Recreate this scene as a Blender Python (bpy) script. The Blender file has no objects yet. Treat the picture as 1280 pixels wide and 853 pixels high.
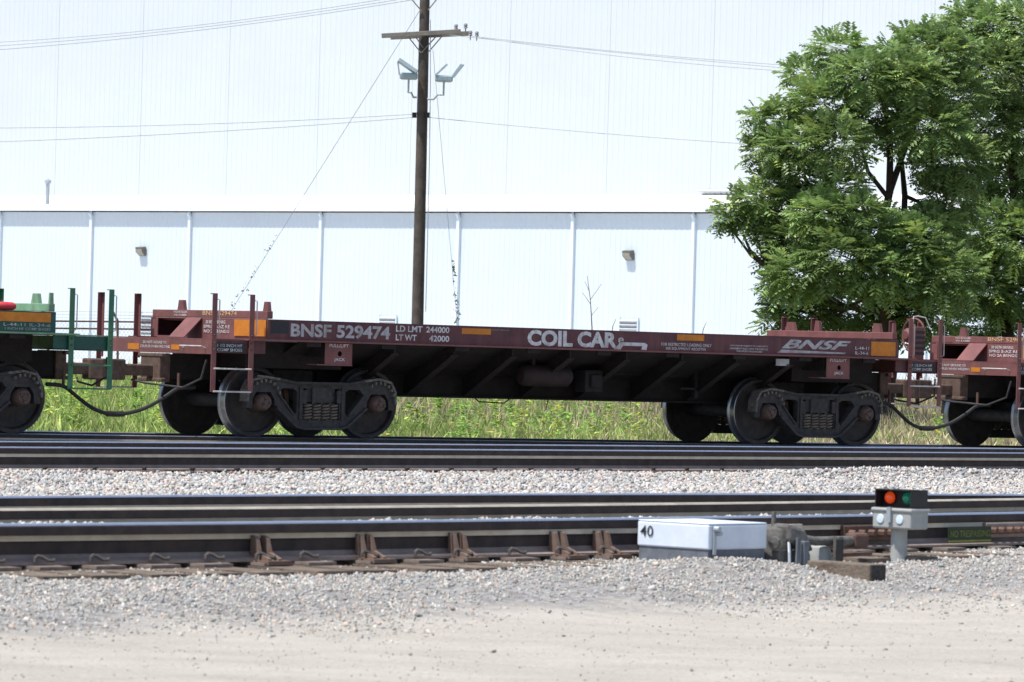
import bpy, bmesh, math, random
import numpy as np
from mathutils import Vector, Matrix, Quaternion
from mathutils.geometry import tessellate_polygon
random.seed(7); rng = np.random.default_rng(11)
SC = bpy.context.scene; COL = SC.collection
R = math.radians
# ------------------------------------------------------------------ camera, world, sun, exposure
FPX, ROLL, CY, H = 5558.6, .0283, 445.3, 1.15
cd = bpy.data.cameras.new('camera'); cam = bpy.data.objects.new('camera', cd); COL.objects.link(cam)
cd.sensor_width = 36; cd.lens = FPX/1280*36; cd.shift_y = (CY-426.5)/1280
cd.clip_start = .5; cd.clip_end = 3000
cam.location = (0, 0, H)
cam.rotation_euler = (Matrix.Rotation(math.pi/2, 3, 'X') @ Matrix.Rotation(ROLL, 3, 'Z')).to_euler()
cd.dof.use_dof = True; cd.dof.focus_distance = 58; cd.dof.aperture_fstop = 13
SC.camera = cam
EL = R(66); SAZ = math.atan2(-.84, -.54)
S = Vector((math.sin(SAZ)*math.cos(EL), math.cos(SAZ)*math.cos(EL), math.sin(EL)))
w = bpy.data.worlds.new('World'); SC.world = w; w.use_nodes = True
nt = w.node_tree; bg = nt.nodes['Background']; sky = nt.nodes.new('ShaderNodeTexSky')
sky.sky_type = 'NISHITA'; sky.sun_disc = False; sky.sun_elevation = EL; sky.sun_rotation = SAZ
sky.dust_density = 1.6; sky.air_density = 1.0
nt.links.new(sky.outputs[0], bg.inputs[0]); bg.inputs[1].default_value = .15
sd = bpy.data.lights.new('sun', 'SUN'); sd.energy = 5.0; sd.angle = R(.5); sd.color = (1, .965, .91)
sun = bpy.data.objects.new('sun', sd); COL.objects.link(sun); sun.rotation_euler = S.to_track_quat('Z', 'Y').to_euler()
SC.view_settings.view_transform = 'Standard'; SC.view_settings.look = 'None'
SC.view_settings.exposure = .22; SC.view_settings.gamma = 1

# ------------------------------------------------------------------ pixel to place helpers (1280 px photograph)
def ray(px, py):
    x, y = px-640, py-CY; c, s = math.cos(ROLL), math.sin(ROLL)
    return Vector(((x*c+y*s)/FPX, 1, -(-x*s+y*c)/FPX))
def atz(px, py, z):
    q = ray(px, py); return q*((z-H)/q.z)+Vector((0, 0, H))
def aty(px, py, Y): return ray(px, py)*Y+Vector((0, 0, H))

# ------------------------------------------------------------------ materials
def mat(name, c, rough=.7, var=.25, scale=6., metal=0., c2=None, bump=0., bscale=40., spec=.4, coat=0., emit=0., obj=False, streak=0.):
    m = bpy.data.materials.new(name); m.use_nodes = True; t = m.node_tree; b = t.nodes['Principled BSDF']
    b.inputs['Roughness'].default_value = rough; b.inputs['Metallic'].default_value = metal
    b.inputs['Specular IOR Level'].default_value = spec
    if emit: b.inputs['Emission Color'].default_value = (*c, 1); b.inputs['Emission Strength'].default_value = emit
    geo = t.nodes.new('ShaderNodeTexCoord' if obj else 'ShaderNodeNewGeometry')
    pos = geo.outputs['Object'] if obj else geo.outputs['Position']
    n = t.nodes.new('ShaderNodeTexNoise'); n.inputs['Scale'].default_value = scale; n.inputs['Detail'].default_value = 8; n.inputs['Roughness'].default_value = .65
    t.links.new(pos, n.inputs['Vector'])
    rp = t.nodes.new('ShaderNodeValToRGB'); rp.color_ramp.elements[0].position = .32; rp.color_ramp.elements[1].position = .68
    d = c2 if c2 else tuple(x*(1-var) for x in c)
    rp.color_ramp.elements[0].color = (*d, 1); rp.color_ramp.elements[1].color = (*[min(1, x*(1+var*.5)) for x in c], 1)
    t.links.new(n.outputs['Fac'], rp.inputs['Fac']); t.links.new(rp.outputs['Color'], b.inputs['Base Color'])
    if streak:
        mp = t.nodes.new('ShaderNodeMapping'); mp.inputs['Scale'].default_value = (9, 9, .9); t.links.new(pos, mp.inputs['Vector'])
        n3 = t.nodes.new('ShaderNodeTexNoise'); n3.inputs['Scale'].default_value = 1.; n3.inputs['Detail'].default_value = 9; n3.inputs['Roughness'].default_value = .7; t.links.new(mp.outputs[0], n3.inputs['Vector'])
        r3 = t.nodes.new('ShaderNodeValToRGB'); r3.color_ramp.elements[0].position = .46; r3.color_ramp.elements[1].position = .66
        r3.color_ramp.elements[0].color = (0, 0, 0, 1); r3.color_ramp.elements[1].color = (streak, streak, streak, 1); t.links.new(n3.outputs['Fac'], r3.inputs['Fac'])
        mx = t.nodes.new('ShaderNodeMixRGB'); mx.inputs[2].default_value = (.13, .06, .05, 1); t.links.new(r3.outputs[0], mx.inputs[0]); t.links.new(rp.outputs['Color'], mx.inputs[1]); t.links.new(mx.outputs[0], b.inputs['Base Color'])
    if bump:
        n2 = t.nodes.new('ShaderNodeTexNoise'); n2.inputs['Scale'].default_value = bscale; n2.inputs['Detail'].default_value = 6
        t.links.new(pos, n2.inputs['Vector']); bp = t.nodes.new('ShaderNodeBump'); bp.inputs['Strength'].default_value = bump; bp.inputs['Distance'].default_value = .02
        t.links.new(n2.outputs['Fac'], bp.inputs['Height']); t.links.new(bp.outputs['Normal'], b.inputs['Normal'])
    return m
def attrmat(name, rough=.8, trans=0., spec=.3):
    m = bpy.data.materials.new(name); m.use_nodes = True; t = m.node_tree; b = t.nodes['Principled BSDF']
    a = t.nodes.new('ShaderNodeAttribute'); a.attribute_name = 'Col'
    t.links.new(a.outputs['Color'], b.inputs['Base Color']); b.inputs['Roughness'].default_value = rough; b.inputs['Specular IOR Level'].default_value = spec
    if trans:
        tr = t.nodes.new('ShaderNodeBsdfTranslucent'); t.links.new(a.outputs['Color'], tr.inputs['Color'])
        mx = t.nodes.new('ShaderNodeMixShader'); mx.inputs[0].default_value = trans
        t.links.new(b.outputs[0], mx.inputs[1]); t.links.new(tr.outputs[0], mx.inputs[2])
        t.links.new(mx.outputs[0], t.nodes['Material Output'].inputs['Surface'])
    return m
M = dict(
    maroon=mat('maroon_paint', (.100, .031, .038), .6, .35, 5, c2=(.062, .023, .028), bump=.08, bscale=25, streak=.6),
    maroon2=mat('maroon_paint_pale', (.185, .068, .066), .65, .3, 5, c2=(.125, .050, .048), bump=.08, bscale=25, streak=.6),  # paler maroon for the ends, flanges, posts and jacking pads
    tank=mat('grimy_tank', (.026, .013, .013), .75, .4, 8, c2=(.012, .009, .009)),
    under=mat('grimy_underframe', (.017, .012, .012), .85, .4, 7, c2=(.008, .007, .007), bump=.15),
    truck=mat('truck_cast_steel', (.046, .043, .043), .75, .4, 12, c2=(.018, .018, .020), bump=.2),
    wheelface=mat('wheel_plate', (.042, .034, .031), .7, .5, 9, c2=(.018, .016, .017), bump=.1),
    dusty=mat('dusty_casting_edge', (.15, .135, .12), .9, .5, 30, c2=(.045, .042, .040)),
    tread=mat('polished_tread', (.30, .31, .33), .32, .2, 14, metal=.9),
    spring=mat('dusty_spring', (.16, .135, .11), .8, .4, 20),
    cap=mat('bearing_cap', (.10, .055, .045), .7, .5, 18, c2=(.05, .04, .035)),
    green=mat('green_paint', (.036, .155, .080), .55, .35, 5, c2=(.026, .105, .060), bump=.05, streak=.3),
    green2=mat('pale_green_paint', (.17, .30, .19), .6, .3, 5, c2=(.12, .23, .14), streak=.35),  # paler green for the ends, flanges and jacking pads
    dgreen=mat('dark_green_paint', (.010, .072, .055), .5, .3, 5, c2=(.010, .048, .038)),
    orange=mat('orange_reflector', (.52, .18, .012), .5, .2, 8, c2=(.40, .13, .012)),
    white=mat('stencil_white', (.60, .60, .61), .7, .3, 14, streak=.45),
    grey=mat('stencil_grey', (.40, .40, .41), .7, .3, 12, streak=.5),
    yellow=mat('stencil_yellow', (.62, .42, .20), .7, .2, 12),
    dark=mat('dark_plate', (.020, .022, .026), .6, .2, 8),
    handrail=mat('worn_handrail', (.50, .47, .44), .5, .3, 10),
    rubber=mat('rubber_hose', (.020, .020, .022), .6, .3, 12),
    rust=mat('rusty_steel', (.13, .072, .052), .85, .45, 14, c2=(.065, .042, .034), bump=.15),
    coupler=mat('coupler_casting', (.12, .075, .055), .85, .4, 12, c2=(.06, .042, .034), bump=.15),
    railtop=mat('polished_rail', (.46, .50, .60), .30, .1, 10, metal=.75),
    railside=mat('rail_brown', (.058, .042, .037), .8, .35, 9, c2=(.030, .024, .023), bump=.1),
    raildust=mat('rail_tan', (.60, .55, .46), .9, .25, 7, c2=(.48, .43, .36)),  # plain tan colour for the band below the rail head
    railtan2=mat('rail_tan_dull', (.36, .33, .28), .9, .25, 7, c2=(.27, .24, .20)),  # duller tan: dusty top of the third rail and the band on its web
    railbase=mat('rail_base_rust', (.27, .215, .19), .9, .3, 9, c2=(.19, .15, .13)),
    tie=mat('weathered_tie', (.17, .135, .105), .9, .4, 10, c2=(.085, .065, .05), bump=.4, bscale=60),
    tieend=mat('tie_end_grain', (.06, .055, .048), .9, .4, 30, c2=(.03, .028, .025), bump=.4, bscale=80),
    plate=mat('tie_plate_steel', (.22, .18, .155), .85, .3, 14, c2=(.13, .10, .088)),
    clip=mat('rail_clip_steel', (.085, .075, .07), .7, .3, 20),
    brace=mat('rail_brace_steel', (.15, .115, .095), .85, .4, 24, c2=(.15, .085, .06)),
    box=mat('silver_cover_paint', (.66, .72, .80), .42, .08, 9, c2=(.58, .64, .72), bump=.03),
    boxbase=mat('cover_base_grey', (.15, .165, .19), .7, .35, 15),
    casting=mat('greasy_casting', (.13, .125, .115), .8, .4, 22, c2=(.07, .066, .06), bump=.3),
    black=mat('black_metal', (.016, .016, .018), .55, .3, 12),
    sigbox=mat('signal_box_grey', (.36, .37, .36), .6, .12, 14, c2=(.30, .31, .30)),
    redlens=mat('red_lens', (.75, .07, .012), .15, .25, 30, spec=.6, emit=.35),
    greenlens=mat('green_lens', (.005, .17, .095), .12, .2, 30, spec=.6, emit=.22),
    reflector=mat('white_reflector', (.62, .72, .82), .25, .05, 30),
    signgreen=mat('sign_dark_green', (.018, .035, .014), .6, .3, 20),
    signyel=mat('sign_yellow', (.24, .27, .05), .7, .25, 20),
    wallwhite=mat('white_metal_wall', (.58, .64, .69), .55, .04, .25),
    wallupper=mat('white_metal_upper_wall', (.53, .57, .60), .55, .03, .25),
    trimwhite=mat('white_metal_trim', (.66, .68, .70), .5, .03, .4),
    roofwhite=mat('white_metal_roof', (.62, .63, .63), .5, .03, .4),
    spout=mat('downspout', (.66, .73, .77), .5, .04, 1.),
    lampbody=mat('wall_pack_body', (.14, .13, .11), .6, .2, 6),
    lampglass=mat('wall_pack_lens', (.33, .31, .25), .3, .1, 6),
    louver=mat('louver_grey', (.40, .42, .44), .6, .1, 5),
    galv=mat('galvanised', (.42, .46, .50), .45, .15, 8, metal=.4),
    pole=mat('creosoted_pole', (.085, .068, .058), .9, .35, 5, c2=(.05, .04, .036), bump=.4, bscale=30),
    arm=mat('weathered_crossarm', (.22, .20, .18), .9, .3, 7, bump=.2),
    wire=mat('wire', (.34, .36, .38), .6, .1, 5),
    porcelain=mat('insulator', (.25, .25, .26), .3, .1, 5),
    flood=mat('floodlight_housing', (.36, .44, .49), .5, .2, 9),
    bark=mat('bark', (.070, .055, .042), .9, .4, 12, c2=(.035, .028, .022), bump=.4),
    redroll=mat('red_strap_fabric', (.60, .045, .06), .7, .2, 7),
    leaf=attrmat('leaf', .42, .34, .5), stone=attrmat('ballast_stone', .9), blade=attrmat('grass_blade', .75, .35, .2))

# ------------------------------------------------------------------ mesh building
class MB:
    def __init__(s): s.v = []; s.f = []; s.m = []
    def add(s, vs, fs, mi=0):
        o = len(s.v); s.v += [tuple(x) for x in vs]; s.f += [tuple(i+o for i in f) for f in fs]; s.m += [mi]*len(fs); return s
    def box(s, x0, x1, y0, y1, z0, z1, mi=0):
        if x0 > x1: x0, x1 = x1, x0
        if y0 > y1: y0, y1 = y1, y0
        if z0 > z1: z0, z1 = z1, z0
        return s.add([(x0,y0,z0),(x1,y0,z0),(x1,y1,z0),(x0,y1,z0),(x0,y0,z1),(x1,y0,z1),(x1,y1,z1),(x0,y1,z1)],
                     [(0,3,2,1),(4,5,6,7),(0,1,5,4),(1,2,6,5),(2,3,7,6),(3,0,4,7)], mi)
    def hexa(s, p, mi=0):   # 8 corners, same order as box
        return s.add(p, [(0,3,2,1),(4,5,6,7),(0,1,5,4),(1,2,6,5),(2,3,7,6),(3,0,4,7)], mi)
    def bar(s, a, b, wx, wy, up=(0,0,1), mi=0):
        a, b = Vector(a), Vector(b); d = (b-a).normalized(); x = d.cross(Vector(up))
        if x.length < 1e-4: x = d.cross(Vector((0,1,0)))
        x.normalize(); y = x.cross(d); x *= wx/2; y *= wy/2
        return s.hexa([a-x-y, a+x-y, a+x+y, a-x+y, b-x-y, b+x-y, b+x+y, b-x+y], mi)
    def tube(s, pts, r, n=8, mi=0, cap=True):
        pts = [Vector(p) for p in pts]; k = len(pts); rs = r if isinstance(r, (list, tuple)) else [r]*k
        rings = []; prev = None
        for i, p in enumerate(pts):
            t = (pts[min(i+1, k-1)]-pts[max(i-1, 0)]).normalized()
            if prev is None: x = t.orthogonal().normalized()
            else:
                x = prev-t*prev.dot(t); x = x.normalized() if x.length > 1e-6 else t.orthogonal().normalized()
            prev = x; y = t.cross(x)
            rings.append([p+(x*math.cos(2*math.pi*j/n)+y*math.sin(2*math.pi*j/n))*rs[i] for j in range(n)])
        vs = [q for g in rings for q in g]; fs = []
        for i in range(k-1):
            for j in range(n):
                a = i*n+j; b = i*n+(j+1) % n; fs.append((a, b, b+n, a+n))
        if cap: fs += [tuple(range(n-1, -1, -1)), tuple(range((k-1)*n, k*n))]
        return s.add(vs, fs, mi)
    def lathe(s, prof, c, axis, n=28, mi=0, mis=None):   # prof: (radius, along)
        ax = Vector(axis).normalized(); x = ax.orthogonal().normalized(); y = ax.cross(x); c = Vector(c)
        o = len(s.v)
        for r, h in prof: s.v += [tuple(c+ax*h+(x*math.cos(2*math.pi*j/n)+y*math.sin(2*math.pi*j/n))*max(r, 1e-4)) for j in range(n)]
        for i in range(len(prof)-1):
            for j in range(n):
                a = o+i*n+j; b = o+i*n+(j+1) % n; s.f.append((a, b, b+n, a+n)); s.m.append(mis[i] if mis else mi)
        return s
    def plate(s, loops, o, ex, ey, ez, t, mi=0):   # 2D loops (first outer, rest holes) extruded t along ez
        o, ex, ey, ez = Vector(o), Vector(ex), Vector(ey), Vector(ez)
        flat = [p for l in loops for p in l]; N = len(flat)
        tri = tessellate_polygon([[Vector((p[0], p[1], 0)) for p in l] for l in loops])
        vs = [o+ex*p[0]+ey*p[1] for p in flat]+[o+ex*p[0]+ey*p[1]+ez*t for p in flat]
        fs = [tuple(x) for x in tri]+[(c+N, b+N, a+N) for a, b, c in tri]; k = 0
        for l in loops:
            L = len(l)
            for i in range(L): a = k+i; b = k+(i+1) % L; fs.append((a, b, b+N, a+N))
            k += L
        return s.add(vs, fs, mi)
    def mesh(s, name, mats, smooth=False):
        me = bpy.data.meshes.new(name); me.from_pydata(s.v, [], s.f)
        for m in mats: me.materials.append(m)
        if len(mats) > 1: me.polygons.foreach_set('material_index', s.m)
        bm = bmesh.new(); bm.from_mesh(me); bmesh.ops.recalc_face_normals(bm, faces=bm.faces); bm.to_mesh(me); bm.free()
        if smooth:
            me.polygons.foreach_set('use_smooth', [True]*len(me.polygons))
            me.set_sharp_from_angle(angle=R(38))
        return me
    def build(s, name, m, parent=None, smooth=False, bevel=0):
        mats = [M[x] for x in (m if isinstance(m, (list, tuple)) else [m])]
        return link(name, s.mesh(name, mats, smooth), parent, bevel)
def link(name, me, parent=None, bevel=0):
    o = bpy.data.objects.new(name, me); COL.objects.link(o)
    if parent: o.parent = parent
    if bevel:
        b = o.modifiers.new('edge', 'BEVEL'); b.width = bevel; b.segments = 2; b.limit_method = 'ANGLE'; b.angle_limit = R(40)
    return o
def empty(name, loc=(0,0,0), rz=0):
    o = bpy.data.objects.new(name, None); COL.objects.link(o); o.location = loc; o.rotation_euler = (0,0,rz); return o
def tag(o, label=None, cat=None, group=None, kind=None):
    if label: o['label'] = label
    if cat: o['category'] = cat
    if group: o['group'] = group
    if kind: o['kind'] = kind
    return o
FC = {}
def textmesh(s, bold, shear):
    k = (s, bold, shear)
    if k not in FC:
        cu = bpy.data.curves.new('text', 'FONT'); cu.body = s; cu.offset = bold; cu.shear = shear; cu.resolution_u = 3
        ob = bpy.data.objects.new('text', cu); COL.objects.link(ob); dg = bpy.context.evaluated_depsgraph_get(); dg.update()
        me = bpy.data.meshes.new_from_object(ob.evaluated_get(dg))
        vs = [tuple(v.co) for v in me.vertices]; fs = [tuple(p.vertices) for p in me.polygons]
        bpy.data.objects.remove(ob); bpy.data.meshes.remove(me)
        FC[k] = (vs, fs)
    return FC[k]
def text(s, o, ex, ey, wdt, hgt, m, parent, bold=.012, shear=0., name='lettering'):
    vs, fs = textmesh(s, bold, shear); o, ex, ey = Vector(o), Vector(ex), Vector(ey)
    x0 = min(v[0] for v in vs); x1 = max(v[0] for v in vs); y0 = min(v[1] for v in vs); y1 = max(v[1] for v in vs)
    b = MB(); b.add([o+ex*((v[0]-x0)/(x1-x0)*wdt)+ey*((v[1]-y0)/(y1-y0)*hgt) for v in vs], fs)
    me = bpy.data.meshes.new(name); me.from_pydata(b.v, [], b.f); me.materials.append(M[m])
    return link(name, me, parent)

# ------------------------------------------------------------------ terrain
NX, NY = -.731, .682            # across the near tracks, away from the camera
def sstep(a, b, x): t = np.clip((x-a)/(b-a), 0, 1); return t*t*(3-2*t)
TH = .6252; AO = (.3282, 61.0174); ZA = H-1.1391; DA = Vector((math.cos(TH), math.sin(TH), 0)); NA = Vector((-DA.y, DA.x, 0))
def gz(x, y):
    x = np.asarray(x, float); y = np.asarray(y, float); q = x*NX+y*NY
    z = .0+.112*sstep(12.7, 14.75, q)+.01*sstep(15.2, 15.5, q)
    z = z-.33*sstep(30, 33.5, q)
    v = -(x-AO[0])*DA.y+(y-AO[1])*DA.x
    z = z+.10*np.exp(-(v/2.6)**4)*(q > 33)
    z = z+.42*sstep(3, 55, v)*(q > 33)+.15*sstep(55, 120, v)*(q > 33)
    s = x*.682+y*.731
    z = z+.14*np.exp(-((q-16.15)/.42)**2)*sstep(12.0, 13.4, s)        # shoulder of stone between the near rails
    z = z+.07*np.exp(-((q-25.7)/.55)**2)*np.exp(-((s-33.6)/2.2)**2)   # hump beside the middle track
    z = z+.055*np.exp(-((q-14.38)/.30)**2)*np.exp(-((s-17.15)/.55)**2)    # stones against the switch machine
    z = z+.05*np.exp(-((q-14.1)/.45)**2)*np.exp(-((s-20.8)/1.0)**2)   # pile beside the dwarf signal
    und = .012*np.sin(x*1.7+y*.6)*np.sin(y*.9-x*.5)+.006*np.sin(x*5.1)*np.sin(y*3.3)
    rut = .012*np.exp(-((q-11.6-.1*np.sin(s*.5))/.14)**2)+.012*np.exp(-((q-10.2-.1*np.sin(s*.4))/.14)**2)
    fine = .005*np.sin(x*9.1+y*3)*np.sin(y*6.7-x*2)*(q < 14)
    return z+und*(q < 33)-rut+fine
xs = np.unique(np.concatenate([np.linspace(-9, 9, 120), np.linspace(-400, -9, 30), np.linspace(9, 400, 30)]))
ys = np.unique(np.concatenate([np.linspace(-20, 12, 12), np.linspace(12, 48, 300), np.linspace(48, 130, 90), np.linspace(130, 1500, 30)]))
X, Y = np.meshgrid(xs, ys); Z = gz(X, Y)
gm = bpy.data.meshes.new('ground'); nx, ny = len(xs), len(ys)
idx = np.arange(nx*ny).reshape(ny, nx)
gm.from_pydata(np.stack([X.ravel(), Y.ravel(), Z.ravel()], 1).tolist(), [], np.stack([idx[:-1,:-1].ravel(), idx[:-1,1:].ravel(), idx[1:,1:].ravel(), idx[1:,:-1].ravel()], 1).tolist())
gm.polygons.foreach_set('use_smooth', [True]*len(gm.polygons))
def ground_material():
    m = bpy.data.materials.new('ground_dirt_and_ballast'); m.use_nodes = True; t = m.node_tree; L = t.links.new; b = t.nodes['Principled BSDF']; b.inputs['Roughness'].default_value = .95; b.inputs['Specular IOR Level'].default_value = .15
    g = t.nodes.new('ShaderNodeNewGeometry')
    def noise(sc, det=8, st=(1,1,1)):
        mp = t.nodes.new('ShaderNodeMapping'); mp.inputs['Scale'].default_value = st; L(g.outputs['Position'], mp.inputs['Vector'])
        n = t.nodes.new('ShaderNodeTexNoise'); n.inputs['Scale'].default_value = sc; n.inputs['Detail'].default_value = det; n.inputs['Roughness'].default_value = .7; L(mp.outputs[0], n.inputs['Vector']); return n
    def ramp(n, a, ca, bb, cb):
        r = t.nodes.new('ShaderNodeValToRGB'); r.color_ramp.elements[0].position = a; r.color_ramp.elements[0].color = (*ca, 1); r.color_ramp.elements[1].position = bb; r.color_ramp.elements[1].color = (*cb, 1); L(n, r.inputs[0]); return r
    dirt = ramp(noise(.9, 10, (1, 2.2, 1)).outputs[0], .30, (.44, .405, .355), .70, (.58, .54, .48))
    fine = ramp(noise(45, 6).outputs[0], .30, (.72, .72, .72), .66, (1.05, 1.04, 1.03))
    mul = t.nodes.new('ShaderNodeMixRGB'); mul.blend_type = 'MULTIPLY'; mul.inputs[0].default_value = .8; L(dirt.outputs[0], mul.inputs[1]); L(fine.outputs[0], mul.inputs[2])
    vo = t.nodes.new('ShaderNodeTexVoronoi'); vo.inputs['Scale'].default_value = 26; L(g.outputs['Position'], vo.inputs['Vector'])
    bal = ramp(vo.outputs['Color'], .1, (.20, .19, .185), .9, (.40, .385, .37))
    grs = ramp(noise(.35, 10).outputs[0], .35, (.085, .125, .03), .65, (.26, .22, .11))
    dot = t.nodes.new('ShaderNodeVectorMath'); dot.operation = 'DOT_PRODUCT'; dot.inputs[1].default_value = (NX, NY, 0); L(g.outputs['Position'], dot.inputs[0])
    wob = noise(1.3, 8); ad = t.nodes.new('ShaderNodeMath'); ad.operation = 'MULTIPLY_ADD'; ad.inputs[1].default_value = 1.6; L(wob.outputs[0], ad.inputs[0]); L(dot.outputs['Value'], ad.inputs[2])
    def mask(a, c):
        r = t.nodes.new('ShaderNodeMapRange'); r.inputs[1].default_value = a; r.inputs[2].default_value = c; L(ad.outputs[0], r.inputs[0]); return r
    m1 = t.nodes.new('ShaderNodeMixRGB'); L(mask(13.9, 14.4).outputs[0], m1.inputs[0]); L(mul.outputs[0], m1.inputs[1]); L(bal.outputs[0], m1.inputs[2])
    m2 = t.nodes.new('ShaderNodeMixRGB'); L(mask(45.5, 47).outputs[0], m2.inputs[0]); L(m1.outputs[0], m2.inputs[1]); L(grs.outputs[0], m2.inputs[2])
    m3 = t.nodes.new('ShaderNodeMixRGB'); m3.inputs[2].default_value = (.50, .50, .50, 1); L(mask(78, 92).outputs[0], m3.inputs[0]); L(m2.outputs[0], m3.inputs[1])  # far ground made pale to bounce neutral light onto the warehouse walls
    L(m3.outputs[0], b.inputs['Base Color'])
    bp = t.nodes.new('ShaderNodeBump'); bp.inputs['Strength'].default_value = .8; bp.inputs['Distance'].default_value = .03; L(noise(38, 8).outputs[0], bp.inputs['Height']); L(bp.outputs[0], b.inputs['Normal'])
    return m
gm.materials.append(ground_material()); tag(link('ground', gm), kind='structure')

# ------------------------------------------------------------------ numpy scatter: many small solids in one mesh
def hulls(n, k=8, flat=.7):
    out = []
    for i in range(n):
        p = rng.normal(size=(k, 3)); p /= np.linalg.norm(p, axis=1)[:, None]; p *= np.array([1, .8, flat])*rng.uniform(.65, 1.2, (k, 1))
        bm = bmesh.new(); [bm.verts.new(tuple(x)) for x in p]; r = bmesh.ops.convex_hull(bm, input=bm.verts[:])
        bmesh.ops.delete(bm, geom=[g for g in r['geom_interior'] if isinstance(g, bmesh.types.BMVert)], context='VERTS')
        bmesh.ops.triangulate(bm, faces=bm.faces[:]); bm.verts.index_update()
        out.append((np.array([v.co[:] for v in bm.verts]), np.array([[v.index for v in f.verts] for f in bm.faces]))); bm.free()
    return out
def rawmesh(name, V, T, C, material, parent=None):
    me = bpy.data.meshes.new(name); nv, ntv = len(V), len(T)
    me.vertices.add(nv); me.vertices.foreach_set('co', V.astype(np.float32).ravel())
    me.loops.add(ntv*3); me.loops.foreach_set('vertex_index', T.astype(np.int32).ravel())
    me.polygons.add(ntv); me.polygons.foreach_set('loop_start', np.arange(0, ntv*3, 3, dtype=np.int32))
    a = me.color_attributes.new('Col', 'FLOAT_COLOR', 'POINT')
    a.data.foreach_set('color', np.concatenate([C, np.ones((nv, 1))], 1).astype(np.float32).ravel())
    me.materials.append(M[material]); me.update(calc_edges=True); me.validate()
    return link(name, me, parent)
def scatter(name, P, size, cols, material, parent=None, variants=None):
    variants = variants or hulls(10); n = len(P); which = rng.integers(0, len(variants), n); Vs = []; Ts = []; Cs = []; off = 0
    for k, (bv, bf) in enumerate(variants):
        ii = np.where(which == k)[0]
        if not len(ii): continue
        q = rng.normal(size=(len(ii), 4)); q /= np.linalg.norm(q, axis=1)[:, None]; a, b, c, d = q.T
        Rm = np.stack([np.stack([1-2*(c*c+d*d), 2*(b*c-a*d), 2*(b*d+a*c)], -1), np.stack([2*(b*c+a*d), 1-2*(b*b+d*d), 2*(c*d-a*b)], -1), np.stack([2*(b*d-a*c), 2*(c*d+a*b), 1-2*(b*b+c*c)], -1)], 1)
        v = np.einsum('nij,vj->nvi', Rm, bv)*size[ii][:, None, None]+P[ii][:, None, :]
        Vs.append(v.reshape(-1, 3)); Ts.append((bf[None]+(np.arange(len(ii))*len(bv))[:, None, None]+off).reshape(-1, 3))
        Cs.append(np.repeat(cols[ii], len(bv), 0)); off += len(ii)*len(bv)
    return rawmesh(name, np.concatenate(Vs), np.concatenate(Ts), np.concatenate(Cs), material, parent)
PAL = .84*np.array([(.42,.41,.40),(.36,.36,.37),(.50,.49,.47),(.46,.38,.34),(.30,.32,.34),(.40,.42,.43),(.55,.53,.50),(.24,.235,.23),(.47,.42,.37),(.34,.37,.37)])
def infr(x, y, m=1.12): return np.abs(x) < y*640/FPX*m+.25

# ------------------------------------------------------------------ tracks
HALF = [(.076,0),(.076,.012),(.024,.027),(.010,.045),(.0090,.098),(.0235,.106),(.0245,.131),(.0375,.137),(.0385,.150),(.0385,.176),(.028,.185)]
PROF = HALF+[(-a, c) for a, c in reversed(HALF)]
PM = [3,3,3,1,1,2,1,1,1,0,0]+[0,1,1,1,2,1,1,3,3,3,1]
def quad(ps):
    a = np.polyfit([p[0] for p in ps], [p[1] for p in ps], 2); return lambda x: float(np.polyval(a, x))
def rail_mesh(path, mats, sc=1.):
    b = MB(); k = len(PROF); vs = []; fs = []; ms = []
    for i, p in enumerate(path):
        t = (path[min(i+1, len(path)-1)]-path[max(i-1, 0)]).normalized(); nrm = Vector((-t.y, t.x, 0))
        vs += [p+nrm*(-a*sc)+Vector((0, 0, (c-.185)*sc)) for a, c in PROF]
    for i in range(len(path)-1):
        for j in range(k):
            fs.append((i*k+j, i*k+(j+1) % k, (i+1)*k+(j+1) % k, (i+1)*k+j)); ms.append(PM[j])
    fs += [tuple(range(k-1, -1, -1)), tuple(range((len(path)-1)*k, len(path)*k))]; ms += [1, 1]
    b.v = [tuple(v) for v in vs]; b.f = fs; b.m = ms
    return b.mesh('rail', [M[x] for x in mats])
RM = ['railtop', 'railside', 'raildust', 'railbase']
ZB = .33
tie_me = MB().box(-1.3, 1.3, -.11, .11, -.17, 0, 0).mesh('tie', [M['tie']])
def clip_mesh():
    b = MB(); b.tube([(-.030,.02,0),(-.030,.02,.022),(-.012,.02,.036),(.012,.01,.030),(.034,-.01,.012),(.06,-.02,.010),(.075,-.01,.016)], .0105, 7)
    return b.mesh('rail_clip', [M['clip']], True)
clip_me = clip_mesh()
plate_me = MB().box(-.09, .09, -.18, .18, -.014, .0).mesh('tie_plate', [M['plate']])
def spike_mesh():
    return MB().box(-.010,.010,-.015,.015,-.01,.018).box(-.014,.014,-.022,.022,.018,.028).mesh('spike', [M['railside']])
spike_me = spike_mesh()
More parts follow.
